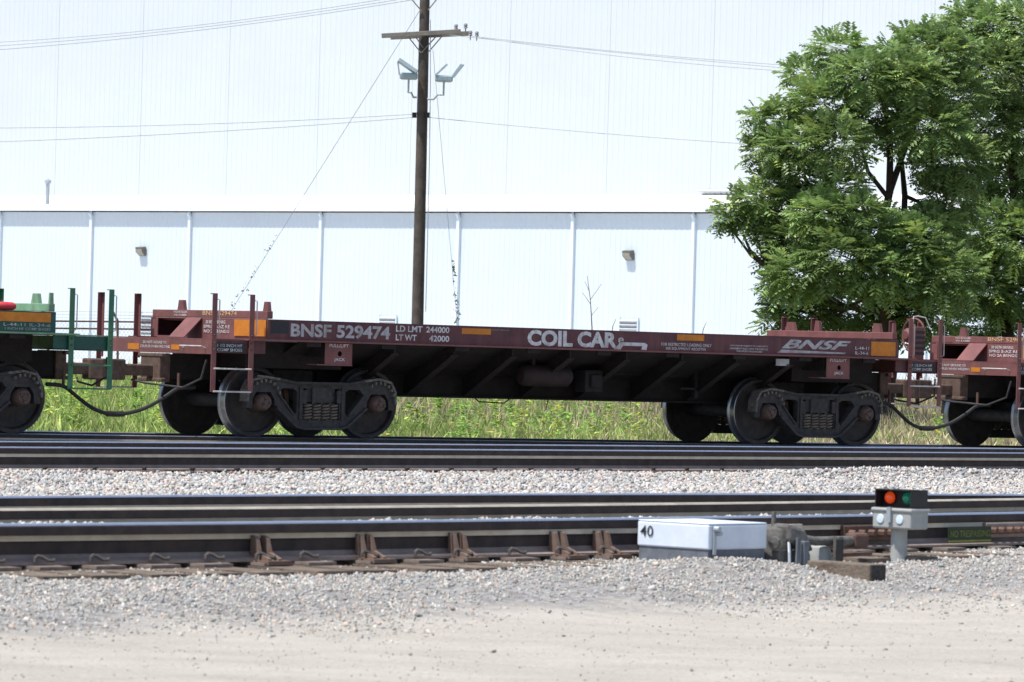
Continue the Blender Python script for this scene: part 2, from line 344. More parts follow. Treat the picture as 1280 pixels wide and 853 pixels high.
# middle track (B)
fB = quad([(-3.973,34.698),(.023,39.074),(5.143,44.451)])
trB = tag(empty('railway_track', (0,0,0)), 'middle railway track on pale stone ballast, in front of the standing coil cars', 'track')
pb = [Vector((x, fB(x), ZB)) for x in np.linspace(-9, 11, 40)]
def offs(path, o, dz=0):
    out = []
    for i, p in enumerate(path):
        t = (path[min(i+1, len(path)-1)]-path[max(i-1, 0)]).normalized(); out.append(p+Vector((-t.y, t.x, 0))*o+Vector((0,0,dz)))
    return out
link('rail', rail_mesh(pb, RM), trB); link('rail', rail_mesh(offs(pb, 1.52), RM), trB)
def along(path, step, s0=0):
    acc = 0; out = []; nxt = s0
    for a, b in zip(path, path[1:]):
        L = (b-a).length
        while nxt <= acc+L: out.append((a+(b-a)*((nxt-acc)/L), (b-a).normalized())); nxt += step
        acc += L
    return out
for p, t in along(pb, .52, .2):
    if not infr(p.x, p.y, 1.25): continue
    nrm = Vector((-t.y, t.x, 0)); rz = math.atan2(t.y, t.x)
    o = link('tie', tie_me, trB); o.location = p+nrm*.76+Vector((0,0,-.202)); o.rotation_euler = (random.uniform(-.01,.01), 0, rz+math.pi/2+random.uniform(-.02,.02))
    o.location.z += random.uniform(-.012, .004)
    for side, nm, me in ((-.76, 'tie_plate', plate_me), (.76, 'tie_plate', plate_me), (-.87, 'spike', spike_me), (-.65, 'spike', spike_me)):
        c = link(nm, me, o); c.rotation_euler = (0, 0, -math.pi/2); c.location = (side, random.uniform(-.05,.05) if nm == 'spike' else 0, .0165 if nm == 'tie_plate' else .018)
# near turnout (C)
fC = quad([(-2.282,20.016),(.023,22.385),(2.998,25.823)]); fC2 = quad([(-2.694,23.588),(.023,26.557),(3.421,29.498)])
trC = tag(empty('railway_track'), 'nearest railway track, a turnout with braced stock rail behind the white box', 'track')
pc = [Vector((x, fC(x), ZB)) for x in np.linspace(-4.5, 5.2, 40)]
pc2 = [Vector((x, fC2(x), ZB)) for x in np.linspace(-5.2, 5.6, 40)]
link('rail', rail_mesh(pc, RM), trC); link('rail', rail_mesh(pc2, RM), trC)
link('rail', rail_mesh(offs(pc, 1.50, -.003), ['railtan2', 'railside', 'railtan2', 'railbase']), trC)
def on_rail(px, py=650):      # point of the near rail seen at this pixel column
    best = None
    for i in range(400):
        x = -4+8.5*i/399; y = fC(x); r = ray(px, py); e = abs(x/y-r.x)
        if best is None or e < best[0]: best = (e, x, y)
    _, x, y = best; t = Vector((1, (fC(x+.01)-fC(x-.01))/.02, 0)).normalized(); return Vector((x, y, ZB)), t, Vector((-t.y, t.x, 0))
# switch point bearing against the near rail
pp = [p for p in offs(pc, -.052, -.012) if p.x < on_rail(648)[0].x]
b = MB(); vs = []
for i, p in enumerate(pp):
    k = min(1, (len(pp)-i)/8); t = (pp[min(i+1, len(pp)-1)]-pp[max(i-1, 0)]).normalized(); nrm = Vector((-t.y, t.x, 0))
    vs += [p-nrm*.013*k, p+nrm*.013*k, p+nrm*.013*k+Vector((0,0,-.036)), p-nrm*.013*k+Vector((0,0,-.038))]
n_ = len(pp); fs = [(i*4+j, i*4+(j+1) % 4, i*4+4+(j+1) % 4, i*4+4+j) for i in range(n_-1) for j in range(4)]+[(0,3,2,1), tuple((n_-1)*4+j for j in range(4))]
b.add(vs, fs); b.build('switch_point', 'railside', trC)
def brace_mesh():
    b = MB()
    for k in (-.050, .016):
        b.plate([[(0,0),(.13,0),(.13,.012),(.060,.040),(.036,.110),(0,.118)]], (k,-.030,.002), (0,-1,0), (0,0,1), (1,0,0), .022)
    b.box(-.075,.075,-.19,.02,-.012,.006)
    return b.mesh('rail_brace', [M['brace']])
brace_me = brace_mesh()
zc = ZB-.185
for px in [-25, 42, 108, 178, 242, 322, 375, 448, 505, 568, 628, 690, 742, 800, 862, 925, 990, 1050, 1105, 1165, 1225, 1290]:
    p, t, nrm = on_rail(px); rz = math.atan2(t.y, t.x)
    o = link('tie', tie_me, trC); o.location = Vector((p.x, p.y, 0))+nrm*.72+Vector((0,0,zc-.018)); o.rotation_euler = (0, 0, rz+math.pi/2+random.uniform(-.02,.02))
    br = px in (322, 448, 568, 690, 742, 800)
    c = link('tie_plate', plate_me, o); c.rotation_euler = (0,0,-math.pi/2); c.location = (-.72, 0, .0165)
    if br:
        c = link('rail_brace', brace_me, o); c.rotation_euler = (0,0,-math.pi/2); c.location = (-.72, 0, .02)
    if px < 1000:
        c = link('rail_clip', clip_me, o); c.scale = (.85,.85,.8); c.rotation_euler = (0,0,-math.pi/2+random.uniform(-.1,.1)); c.location = (-.82 if not br else -.84, .05 if br else random.uniform(-.03,.03), .032)
# joint bars with bolts on the rails to the right
def joint_bar(path_f, px, py, L_, off, zt, m):
    p, t, nrm = on_rail(px)
    if path_f is fC2:
        r = ray(px, py); x = p.x
        for _ in range(30): x = r.x*fC2(x)
        p = Vector((x, fC2(x), ZB)); t = Vector((1, (fC2(x+.01)-fC2(x-.01))/.02, 0)).normalized(); nrm = Vector((-t.y, t.x, 0))
    b = MB(); a0 = p-t*L_/2-nrm*off+Vector((0,0,zt)); a1 = p+t*L_/2-nrm*off+Vector((0,0,zt)); b.bar(a0, a1, .035, .085)
    ob = b.build('joint_bar', m, trC, bevel=.006)
    for k in range(6):
        q = a0+(a1-a0)*((k+.5)/6); b = MB(); b.lathe([(.0,.05),(.018,.05),(.02,.03),(.02,.0)], q-nrm*.012, -nrm, 6); b.build('bolt', 'rust', ob)
joint_bar(fC, 1085, 655, .55, .035, -.10, 'rust'); joint_bar(fC, 1255, 650, .5, .035, -.10, 'railbase'); joint_bar(fC2, 1070, 622, .6, .035, -.10, 'rust'); joint_bar(fC2, 1220, 630, .6, .035, -.09, 'rust')
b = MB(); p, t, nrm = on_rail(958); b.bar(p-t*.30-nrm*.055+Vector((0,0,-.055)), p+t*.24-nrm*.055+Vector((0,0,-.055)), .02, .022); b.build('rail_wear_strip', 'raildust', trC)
# far track under the cars (A)
trA = tag(empty('railway_track', (AO[0], AO[1], ZA), TH), 'railway track carrying the three coil cars, beside the grass', 'track')
ra = [Vector((u, 0, 0)) for u in np.linspace(-26, 26, 3)]
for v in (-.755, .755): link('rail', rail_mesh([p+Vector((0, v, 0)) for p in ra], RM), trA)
for k in range(-26, 27):
    o = link('tie', tie_me, trA); o.location = (k*.52, 0, -.205); o.rotation_euler = (0, 0, math.pi/2)

# ------------------------------------------------------------------ ballast stones, pebbles
def region(n, qa, qb, ya, yb, dens=None, m=1.12):
    y = rng.uniform(ya, yb, n); x = rng.uniform(-1, 1, n)*(y*640/FPX*m+.25); q = x*NX+y*NY
    k = (q > qa) & (q < qb)
    if dens is not None: k &= rng.uniform(0, 1, n) < dens(q, x, y)
    return x[k], y[k]
def near_rail(x, y):
    q = []
    for f in (fC, fC2, fB):
        c = np.polyfit([-4, 0, 4], [f(-4), f(0), f(4)], 2); q.append(np.abs(y-np.polyval(c, x))*.69)
    return np.min(q, 0)
def stone_cols(n, pal=PAL, lo=.8, hi=1.12): return pal[rng.integers(0, len(pal), n)]*rng.uniform(lo, hi, (n, 1))
x, y = region(210000, 11.7, 15.3, 15, 29, lambda q, x, y: np.clip((q-12.7-.35*np.sin(x*1.3+y)-.2*np.sin(x*4.1))/1.5, .02, 1)**1.6)
k = near_rail(x, y) > .05; x, y = x[k], y[k]; sz = .004+.012*rng.uniform(0, 1, len(x))**1.4; sz[rng.uniform(0, 1, len(x)) < .05] *= 1.8
st1 = scatter('ballast_stones', np.stack([x, y, gz(x, y)+sz*.05], 1), sz, stone_cols(len(x), lo=.85, hi=1.3)*np.array([1.03, 1.0, .95]), 'stone')
tag(st1, 'grey and pink crushed stone shoulder in front of the nearest rail', 'ballast', kind='stuff')
x, y = region(90000, 15.35, 18.0, 17, 31); k = near_rail(x, y) > .06; x, y = x[k], y[k]; sz = rng.uniform(.010, .028, len(x))
st2 = scatter('ballast_stones', np.stack([x, y, gz(x, y)+sz*.3], 1), sz, stone_cols(len(x), lo=.95, hi=1.25), 'stone')
tag(st2, 'pale crushed stone heaped between the rails of the nearest track', 'ballast', kind='stuff')
x, y = region(110000, 18.1, 30.2, 24, 52); k = near_rail(x, y) > .06; x, y = x[k], y[k]; sz = rng.uniform(.012, .034, len(x))
st3 = scatter('ballast_stones', np.stack([x, y, gz(x, y)+sz*.3], 1), sz, stone_cols(len(x), lo=.95, hi=1.35)*np.array([1.03,1.0,.97]), 'stone')
tag(st3, 'pale crushed stone between the nearest and the middle track', 'ballast', kind='stuff')
x, y = region(5500, 8, 13.6, 13.5, 25); sz = rng.uniform(.002, .0065, len(x)); sz[rng.uniform(0, 1, len(x)) < .03] *= 2.2
st4 = scatter('pebbles', np.stack([x, y, gz(x, y)+sz*.2], 1), sz, stone_cols(len(x), lo=.7, hi=1.05)*np.array([1, .96, .9]), 'stone')
tag(st4, 'small pebbles scattered over the dirt service road', 'pebbles', kind='stuff')

# ------------------------------------------------------------------ coil cars
TC, PA, PB_, BH, HW = 4.189, 6.092, 5.530, 5.295, 1.438
WT, WB, WP = 1.521, 1.246, 1.816
CACHE = {}
def cached(key, fn):
    if key not in CACHE: CACHE[key] = fn()
    return CACHE[key]
def wheel_mesh():
    b = MB(); r = .457
    prof = [(.0,-.055),(.10,-.055),(.115,-.045),(.125,-.01),(.30,.028),(.385,.018),(.40,-.045),(.415,-.055),(r-.012,-.055),(r-.004,-.048),(r+.004,.035),(r+.026,.055),(r+.030,.066),(r+.020,.078),(.40,.08),(.385,.07),(.30,.075),(.13,.06),(.0,.06)]
    mis = [0]*8+[1]*5+[0]*5
    b.lathe(prof, (0,0,0), (0,1,0), 56, mis=mis); return b.mesh('wheel', [M['wheelface'], M['tread']], True)
def frame_mesh():
    half = [(1.15,.38),(1.14,.62),(1.07,.735),(.88,.775),(.64,.745),(.42,.705),(0,.70)]
    low = [(1.06,.38),(1.05,.50),(1.00,.585),(.78,.585),(.725,.50),(.71,.41),(.66,.385),(.40,.165),(.28,.135),(0,.13)]
    out = [(-a, c) for a, c in half]+half[:-1][::-1]+low+[(-a, c) for a, c in low[:-1][::-1]]
    h1 = [(-.665,.565),(-.60,.640),(-.43,.640),(-.375,.605),(-.375,.34),(-.40,.30),(-.45,.315)]; h2 = [(-a, c) for a, c in reversed(h1)]
    h3 = [(-.28,.645),(.28,.645),(.28,.235),(-.28,.235)]
    b = MB(); b.plate([out, h1, h2, h3], (0,-.05,0), (1,0,0), (0,0,1), (0,1,0), .10)
    def strip(pts, mi=0, wd=.18, th=.03):
        for a, c in zip(pts, pts[1:]): b.bar((a[0],-.0,a[1]), (c[0],-.0,c[1]), wd, th, mi=mi)
    arc = [(1.15,.46),(1.14,.62),(1.07,.742),(.88,.782),(.66,.755)]
    strip(arc, 1); strip([(-a, c) for a, c in arc], 1); strip([(-.66,.755),(-.42,.715),(.42,.715),(.66,.755)], 0)
    strip([(-.70,.40),(-.40,.155),(-.28,.125),(.28,.125),(.40,.155),(.70,.40)])
    for s in (-1, 1):
        strip([(s*.665,.565),(s*.42,.295)], 0, .15, .022)
        for k in range(7): a = .35+k*.30; b.box(s*.889+.235*math.cos(a)-.012, s*.889+.235*math.cos(a)+.012, -.105, -.05, .50+.235*math.sin(a)-.02, .50+.235*math.sin(a)+.02, 1)
    for s in (-1, 1): b.bar((s*.325,0,.24), (s*.325,0,.66), .15, .04, up=(1,0,0))
    return b.mesh('side_frame', [M['truck'], M['dusty']])
def coil_mesh():
    b = MB(); r = .052; pts = [(r*math.cos(a), r*math.sin(a), h) for a, h in ((i*2*math.pi/10, .24+.215*i/55) for i in range(56))]
    b.tube(pts, .0135, 6); return b.mesh('spring_coil', [M['spring']], True)
def cap_mesh():
    b = MB(); b.lathe([(0,-.10),(.035,-.10),(.04,-.085),(.085,-.08),(.10,-.06),(.112,-.03),(.115,.10)], (0,0,0), (0,1,0), 24)
    for k in range(3): a = k*2*math.pi/3+.5; b.lathe([(0,-.105),(.018,-.105),(.018,-.07)], (.058*math.cos(a), 0, .058*math.sin(a)), (0,1,0), 6)
    return b.mesh('bearing_cap', [M['cap']], True)
def truck(parent, uc):
    me = cached('bolster', lambda: MB().box(-.22,.22,-1.02,1.02,.47,.65).box(-.30,.30,-.35,.35,.58,.92).box(-.15,.15,-1.06,-.9,.46,.66).mesh('truck', [M['truck']]))
    t = link('truck', me, parent); t.location = (uc, 0, 0)
    for a in (-.889, .889):
        ax = link('axle', cached('axle', lambda: MB().lathe([(0,-1.02),(.07,-1.02),(.075,-.85),(.10,-.8),(.085,0),(.10,.8),(.075,.85),(.07,1.02),(0,1.02)], (0,0,0), (0,1,0), 16).mesh('axle', [M['truck']], True)), t); ax.location = (a, 0, .457)
        for s in (-1, 1):
            wl = link('wheel', cached('wheel', wheel_mesh), t); wl.location = (a, s*.765, .457); wl.rotation_euler = (0, random.uniform(0, 6), 0 if s < 0 else math.pi)
            cp = link('bearing_cap', cached('cap', cap_mesh), t); cp.location = (a, s*1.02, .457); cp.rotation_euler = (0, random.uniform(0, 6), 0 if s < 0 else math.pi)
        bb = link('brake_beam', cached('bbeam', lambda: MB().bar((0,-.72,.40),(0,.72,.40),.07,.06).bar((0,-.72,.40),(.16,0,.40),.05,.05).bar((0,.72,.40),(.16,0,.40),.05,.05).mesh('brake_beam', [M['truck']])), t)
        bb.location = (a*.42, 0, .02); bb.rotation_euler = (0, 0, 0 if a < 0 else math.pi)
        for s in (-1, 1):
            sh = link('brake_shoe', cached('shoe', lambda: MB().plate([[(.48*math.cos(q), .48*math.sin(q)) for q in np.linspace(-.35,.35,7)]+[(.54*math.cos(q), .54*math.sin(q)) for q in np.linspace(.3,-.3,7)]], (0,-.05,0), (1,0,0), (0,0,1), (0,1,0), .1).mesh('brake_shoe', [M['rust']])), t)
            sh.location = (a, s*.76, .457); sh.rotation_euler = (0, 0, 0 if a < 0 else math.pi)
    for s in (-1, 1):
        fr = link('side_frame', cached('frame', frame_mesh), t); fr.location = (0, s*.99, 0)
        for k, (dx, dy) in enumerate([(-.20,-.035),(-.067,-.045),(.067,-.045),(.20,-.035),(-.13,.05),(0,.06),(.13,.05)]):
            c = link('spring_coil', cached('coil', coil_mesh), t); c.location = (dx, s*.99+(dy if s < 0 else -dy), 0)
        fw = link('friction_wedge', cached('wedge', lambda: MB().box(-.31,-.235,-.07,.07,.46,.62).mesh('friction_wedge', [M['truck']])), t); fw.location = (0, s*.99, 0)
        fw = link('friction_wedge', CACHE['wedge'], t); fw.location = (.545, s*.99, 0)
    return t
EX, EZ, EV = (1,0,0), (0,0,1), (0,-1,0)
def coil_car(name, uc, P, number, trucks, detail, right_brake, label, gp):
    """P: paint dict. Local axes: x along the track, y away from the camera, z up from rail top."""
    root = tag(empty(name, tuple(Vector((AO[0], AO[1], ZA))+DA*uc), TH), label, 'rail car', gp)
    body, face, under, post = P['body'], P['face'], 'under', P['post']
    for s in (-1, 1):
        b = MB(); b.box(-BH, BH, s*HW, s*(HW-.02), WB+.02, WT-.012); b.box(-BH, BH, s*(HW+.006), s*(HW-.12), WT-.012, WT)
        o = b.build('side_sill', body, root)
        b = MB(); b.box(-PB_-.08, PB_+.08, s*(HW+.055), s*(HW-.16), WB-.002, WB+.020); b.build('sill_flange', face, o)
        if s < 0:
            for k, u in enumerate(np.linspace(-4.6, 4.75, 9)):      # welded stiffener brackets under the flange
                if abs(abs(u)-4.2) > .3: MB().box(u-.11, u+.11, -HW-.02, -HW+.02, WB-.062, WB-.004).build('bracket', under, o)
    # trough of the coil cradle
    for s in (-1, 1):
        b = MB(); b.hexa([(-4.7,s*1.30,WB+.0),(4.7,s*1.30,WB),(4.7,s*.32,.86),(-4.7,s*.32,.86),(-4.7,s*1.30,WB+.02),(4.7,s*1.30,WB+.02),(4.7,s*.32,.88),(-4.7,s*.32,.88)])
        b.build('trough_side', under, root)
    MB().box(-4.7,4.7,-.32,.32,.862,.878).build('trough_floor', under, root)
    for s in (-1, 1): MB().box(-BH+.02, BH-.02, s*1.30, s*(HW-.02), WB+.024, WB+.04).build('deck_edge', under, root)
    b = MB(); b.box(-3.0,3.0,-.26,.26,.575,.861); b.box(-3.05,3.05,-.36,.36,.553,.575)
    for s in (-1, 1): b.hexa([(s*3.0,-.26,.575),(s*3.75,-.26,.72),(s*3.75,.26,.72),(s*3.0,.26,.575),(s*3.0,-.26,.861),(s*3.75,-.26,.861),(s*3.75,.26,.861),(s*3.0,.26,.861)]); b.box(s*3.752,s*6.0,-.20,.20,.72,1.04)
    b.build('center_sill', under, root)
    for u in (-3.3,-2.35,-1.4,-.45,.5,1.45,2.4,3.35):
        for s in (-1, 1):
            o = MB().plate([[(.26,.60),(.40,.60),(1.40,1.12),(1.40,1.24),(1.28,1.235),(.32,.855),(.26,.84)]], (u-.012,0,0), (0,s,0), (0,0,1), (1,0,0), .024).build('crossbearer', under, root)
            MB().hexa([(u-.055,s*.38,.588),(u+.055,s*.38,.588),(u+.055,s*1.41,1.118),(u-.055,s*1.41,1.118),(u-.055,s*.38,.600),(u+.055,s*.38,.600),(u+.055,s*1.41,1.130),(u-.055,s*1.41,1.130)]).build('crossbearer_flange', under, o)
    for s in (-1, 1):
        b = MB(); b.hexa([(s*TC-.20,-1.36,1.06),(s*TC+.20,-1.36,1.06),(s*TC+.20,1.36,1.06),(s*TC-.20,1.36,1.06),(s*TC-.20,-1.36,1.243),(s*TC+.20,-1.36,1.243),(s*TC+.20,1.36,1.243),(s*TC-.20,1.36,1.243)])
        b.box(s*TC-.25, s*TC+.25, -.45, .45, .93, 1.06); b.build('body_bolster', under, root)
        MB().box(s*3.80, s*5.28, -.90, .90, .895, 1.234).build('end_underframe', under, root)
        # jacking pad
        b = MB(); c0 = -4.19 if s < 0 else 4.21
        hole = [(.035*math.cos(a)+.02, 1.105+.035*math.sin(a)) for a in np.linspace(0, 2*math.pi, 13)[:-1]]
        b.plate([[(-.21,.965),(.21,.965),(.21,1.238),(-.21,1.238)], hole], (c0,-1.42,0), EX, EZ, (0,1,0), .012)
        b.box(c0-.34, c0+.21, -1.43, -1.2, .95, .965); o = b.build('jacking_pad', face, root)
        if detail:
            text('PULL/LIFT', (c0-.15,-1.424,1.188), EX, EZ, .30, .042, 'white', o); text('JACK', (c0-.07,-1.424,1.0), EX, EZ, .17, .05, 'white', o)
            if s > 0: MB().box(c0-1.10, c0-.86, -1.40, -1.385, 1.11, 1.205).build('tag_plate', 'grey', root)
    # ends
    for s in (-1, 1):
        e = s*BH
        b = MB(); b.box(e, e-s*.09, -1.41, 1.41, WT+.006, 1.625); o = b.build('end_beam', face, root, bevel=.008)
        for v0, v1, tp in ((-1.41,-1.27,1.745),(.64,.82,1.755)) if s < 0 else ((.78,1.02,1.75),(.22,.36,1.775),(-1.13,-.92,1.75),(-1.41,-1.36,1.76)):
            m_ = (v0+v1)/2
            MB().hexa([(e-s*.02,v0,1.60),(e-s*.07,v0,1.60),(e-s*.07,v1,1.60),(e-s*.02,v1,1.60),(e-s*.02,m_-abs(v1-v0)*.28,tp),(e-s*.07,m_-abs(v1-v0)*.28,tp),(e-s*.07,m_+abs(v1-v0)*.28,tp),(e-s*.02,m_+abs(v1-v0)*.28,tp)]).build('stub_post', face, o)
        b = MB(); b.box(e-s*.10, e-s*.75, -1.40, 1.40, WT-.034, WT-.016); b.build('end_cover', face, root)
        b = MB(); b.box(e-s*.74, e-s*.76, -1.40, 1.40, 1.27, WT); b.build('inner_bulkhead', under, root)
        b = MB(); b.plate([[(-1.41,1.256),(1.41,1.256),(1.41,WT+.004),(-1.41,WT+.004)], [(.57,1.285),(1.27,1.285),(1.27,1.512),(.57,1.512)]], (e-(.0 if s > 0 else -.003),0,0), (0,1,0), EZ, (-s,0,0), .014)
        pnl = b.build('end_panel', face, root)
        for v0 in (.34,):
            MB().hexa([(e,v0-.19,1.512),(e,v0+.19,1.512),(e+s*.012,v0+.19,1.525),(e+s*.012,v0-.19,1.525),(e+s*.26,v0-.19,1.262),(e+s*.26,v0+.19,1.262),(e+s*.275,v0+.19,1.266),(e+s*.275,v0-.19,1.266)]).build('diagonal_brace', P['pale'], root)
        if s < 0 and detail != 0:
            MB().box(e-.012, e-.003, -1.405, -.65, 1.30, 1.512).build('reflector', 'orange', root)
            X_ = (0,-1,0); x_ = e-.004
            text(number, (e-.004,.14,1.562), X_, EZ, .83, .055, 'yellow', root, .0)
            for r_, (tx, a_, b_) in enumerate((('30 BETH BRNRG', .06, .48), ('SPRG 5-AZ RE', .11, .64), ('NO 2A BRNGG', .10, .62))): text(tx, (x_, a_, 1.452-.060*r_), X_, EZ, b_, .042, 'white', root)
            text('NO ROLLER', (x_, .86, 1.585), X_, EZ, .34, .026, 'white', root, .01); text('IN 13200', (x_, .85, 1.545), X_, EZ, .31, .026, 'white', root, .01)
        # platform
        q0, q1 = s*PA, s*BH
        b = MB(); b.box(q0, q1+s*.018, -1.40, 1.40, 1.236, 1.252); pl = b.build('end_platform', P['pale'] if False else face, root)
        b = MB(); b.box(q0, q0-s*.02, -1.38, 1.38, 1.055, 1.234); b.build('end_sill', face, pl)
        for v in (-1, 1): MB().box(q0-s*.022, q1, v*1.39, v*1.375, 1.075, 1.234).build('platform_side', body, pl)
        if s < 0 and detail != 0:
            xx = q0-.004; X_ = (0,-1,0)
            text('DO NOT GROUND TO', (xx,.30,1.172), X_, EZ, .58, .034, 'white', pl, .008); text('COUPLER WHEN WELDING', (xx,.37,1.118), X_, EZ, .74, .034, 'white', pl, .008)
            MB().box(xx, q0-.001, .40, .68, 1.088, 1.168).build('reflector', 'orange', pl); MB().box(xx, q0-.001, -.60, -.40, 1.10, 1.165).build('reflector', 'orange', pl)
            MB().tube([(q0-.0,-.70,1.13),(q0-.06,-.70,1.155),(q0-.06,-1.23,1.155),(q0,-1.23,1.13)], .009, 7).build('handhold', 'handrail', pl)
        if detail != 0:
            lab = ('1 1/2 INCH HF', 'COMP SHOES')
            u0 = -6.02 if s < 0 else 5.60
            MB().box(u0-.03, u0+.42, -1.396, -1.391, 1.085, 1.205).build('stencil_plate', 'dark', pl)
            text(lab[0], (u0,-1.398,1.152), EX, EZ, .37, .038, 'white', pl, .006); text(lab[1], (u0,-1.398,1.096), EX, EZ, .37, .038, 'white', pl, .006)
        # draft gear, striker, coupler
        b = MB(); b.box(s*6.0, s*6.16, -.24, .24, .68, 1.05); b.box(s*6.10, s*6.17, -.30, .30, .68, .73); b.box(s*6.10, s*6.17, -.30, .30, 1.0, 1.05)
        st = b.build('striker', 'coupler', root, bevel=.012)
        b = MB(); b.box(s*6.1, s*6.62, -.075, .075, .75, .90)
        b.plate([[(6.58,-.10),(6.74,-.16),(6.90,-.16),(6.93,-.08),(6.84,-.02),(6.82,.05),(6.90,.10),(6.89,.17),(6.72,.17),(6.58,.10)] if s > 0 else [(-6.58,.10),(-6.74,.16),(-6.90,.16),(-6.93,.08),(-6.84,.02),(-6.82,-.05),(-6.90,-.10),(-6.89,-.17),(-6.72,-.17),(-6.58,-.10)]], (0,0,.69), EX, (0,1,0), EZ, .27)
        b.build('coupler', 'coupler', root, bevel=.02)
        # uncoupling lever, hose
        MB().tube([(s*6.12,-1.30,.98),(s*6.16,-1.25,.74),(s*6.18,-.85,.62),(s*6.35,-.20,.66),(s*6.45,-.02,.70)], .014, 7).build('uncoupling_lever', 'truck', root)
        hz = [(s*5.75,-.45,.62),(s*6.0,-.45,.60),(s*6.2,-.43,.48),(s*6.45,-.38,.34),(s*6.68,-.33,.27),(s*6.84,-.30,.255)]
        hv = [Vector(p_) for p_ in hz]; hv = [hv[0]]+hv+[hv[-1]]; hz = []
        for k in range(1, len(hv)-2):
            for t_ in (0, .25, .5, .75): hz.append(.5*(2*hv[k]+(hv[k+1]-hv[k-1])*t_+(2*hv[k-1]-5*hv[k]+4*hv[k+1]-hv[k+2])*t_*t_+(3*hv[k]-hv[k-1]-3*hv[k+1]+hv[k+2])*t_**3))
        hz.append(hv[-1]); h_ = MB().tube(hz, .026, 8).build('air_hose', 'rubber', root, True)
        MB().tube([(s*6.72,-.32,.26),(s*6.86,-.30,.255)], .036, 8).build('gladhand', 'rubber', h_, True)
        MB().tube([(s*6.0,-.45,.60),(s*6.0,-.45,.80)], .02, 7).build('angle_cock', 'rust', root)
        # ladders at the corners
        for v in (-1, 1):
            lv = v*1.42
            ps = MB(); d_ = .035
            for k, pu in enumerate((s*PA, s*PB_)):
                b = MB(); b.box(pu-d_, pu+d_, lv-v*.0, lv+v*.012, .58, WP); b.box(pu+(d_-.01), pu+d_, lv, lv-v*.055, .98, WP); b.box(pu-d_, pu+d_, lv+v*.012, lv-v*.055, WP, WP+.012)
                pst = b.build('ladder_post', post, root)
                for zz in (1.12, 1.20, 1.30): MB().lathe([(0,.02),(.012,.018),(.014,0)], (pu, lv+v*.012, zz), (0,v,0), 6).build('bolt', 'rust', pst)
                if v < 0: MB().tube([(pu+.045, lv-v*.03, WP-.06),(pu+.075, lv, WP-.07),(pu+.075, lv, 1.32),(pu+.045, lv-v*.03, 1.30)], .008, 6).build('grab_iron', 'handrail', pst)
            for zz in (.585, .875): MB().tube([(s*PB_, lv+v*.02, zz),(s*PA, lv+v*.02, zz)], .011, 6).build('rung', 'handrail' if P['body'] != 'dgreen' else post, root)
    if right_brake:
        b = MB(); b.box(5.72,5.90,-1.30,-1.18,1.25,1.72); hs = b.build('brake_stand', face, root, bevel=.01)
        for k in range(5): MB().box(5.725,5.895,-1.312,-1.30,1.32+.075*k,1.36+.075*k).build('grating_bar', 'dark', hs)
        MB().tube([(5.56,-1.42,1.75),(5.60,-1.40,1.86),(5.70,-1.38,1.87),(5.84,-1.38,1.85),(5.90,-1.40,1.72)], .010, 7).build('hand_loop', 'handrail', hs)
        bw = MB(); c = Vector((6.0,-.95,1.60)); rr = .24
        bw.tube([c+Vector((0, rr*math.cos(a), rr*math.sin(a))) for a in np.linspace(0, 2*math.pi, 29)], .014, 7, cap=False)
        for k in range(5): a = k*2*math.pi/5+.3; bw.tube([c, c+Vector((0, rr*math.cos(a), rr*math.sin(a)))], .011, 6)
        bw.lathe([(0,.04),(.05,.04),(.055,-.03),(0,-.03)], c, (1,0,0), 12); bw.build('brake_wheel', face, root, True)
        MB().lathe([(0,.02),(.07,.01),(.09,-.03),(.10,-.08),(.06,-.12),(0,-.12)], (5.96,-.95,1.60), (1,0,0), 20).build('brake_gear_housing', face, root, True)
        MB().tube([(5.9,-1.0,1.45),(5.9,-1.0,.75)], .012, 6).build('brake_chain', 'under', root)
    if detail:
        b = MB(); b.lathe([(0,-.42),(.10,-.41),(.14,-.36),(.145,-.30),(.145,.30),(.14,.36),(.10,.41),(0,.42)], (-.52,-.92,.885), (1,0,0), 24); b.build('air_reservoir', 'tank', root, True)
        [MB().box(a_, a_+.05, -.95,-.89,1.02,1.24).build('reservoir_hanger', 'under', root) for a_ in (-.75, -.34)]
        b = MB(); b.box(.15,.45,-.95,-.70,.68,.98); b.box(.22,.38,-1.0,-.95,.74,.92); b.build('control_valve', 'under', root, bevel=.015)
        b = MB(); b.box(2.30,2.36,-.62,-.56,.62,1.1); b.box(2.05,2.36,-.62,-.58,1.02,1.05); b.box(2.05,2.36,-.62,-.58,.74,.77); b.build('lever_bracket', 'under', root)
        MB().tube([(-3.2,-.5,.98),(-1.0,-.55,.95),(.2,-.6,.95),(1.6,-.5,.93),(3.6,-.45,.95)], .018, 7).build('brake_pipe', 'under', root)
        MB().tube([(-1.35,-.40,.60),(-1.22,-.40,.51),(-.80,-.40,.50),(-.66,-.40,.60)], .009, 6).build('wire_loop', 'under', root)
        MB().tube([(-.05,-.40,.60),(-.10,-.40,.42)], .007, 5).build('release_rod', 'under', root)
        y_ = -HW-.004
        def L(s_, u0, u1, w0, w1, m_='white', bold=.024, shear=0, nm='lettering'): return text(s_, (u0, y_, w0), EX, EZ, u1-u0, w1-w0, m_, root, bold, shear, nm)
        L(number, -4.95, -3.41, 1.305, 1.478, 'grey', .034)
        L('LD LMT', -3.32, -2.90, 1.415, 1.495); L('244000', -2.84, -2.47, 1.415, 1.495); L('LT WT', -3.32, -2.99, 1.300, 1.380); L('42000', -2.79, -2.47, 1.300, 1.380)
        L('COIL CAR', -1.20, .30, 1.283, 1.498, 'white', .045); L('e', .315, .41, 1.352, 1.432, 'white', .01)
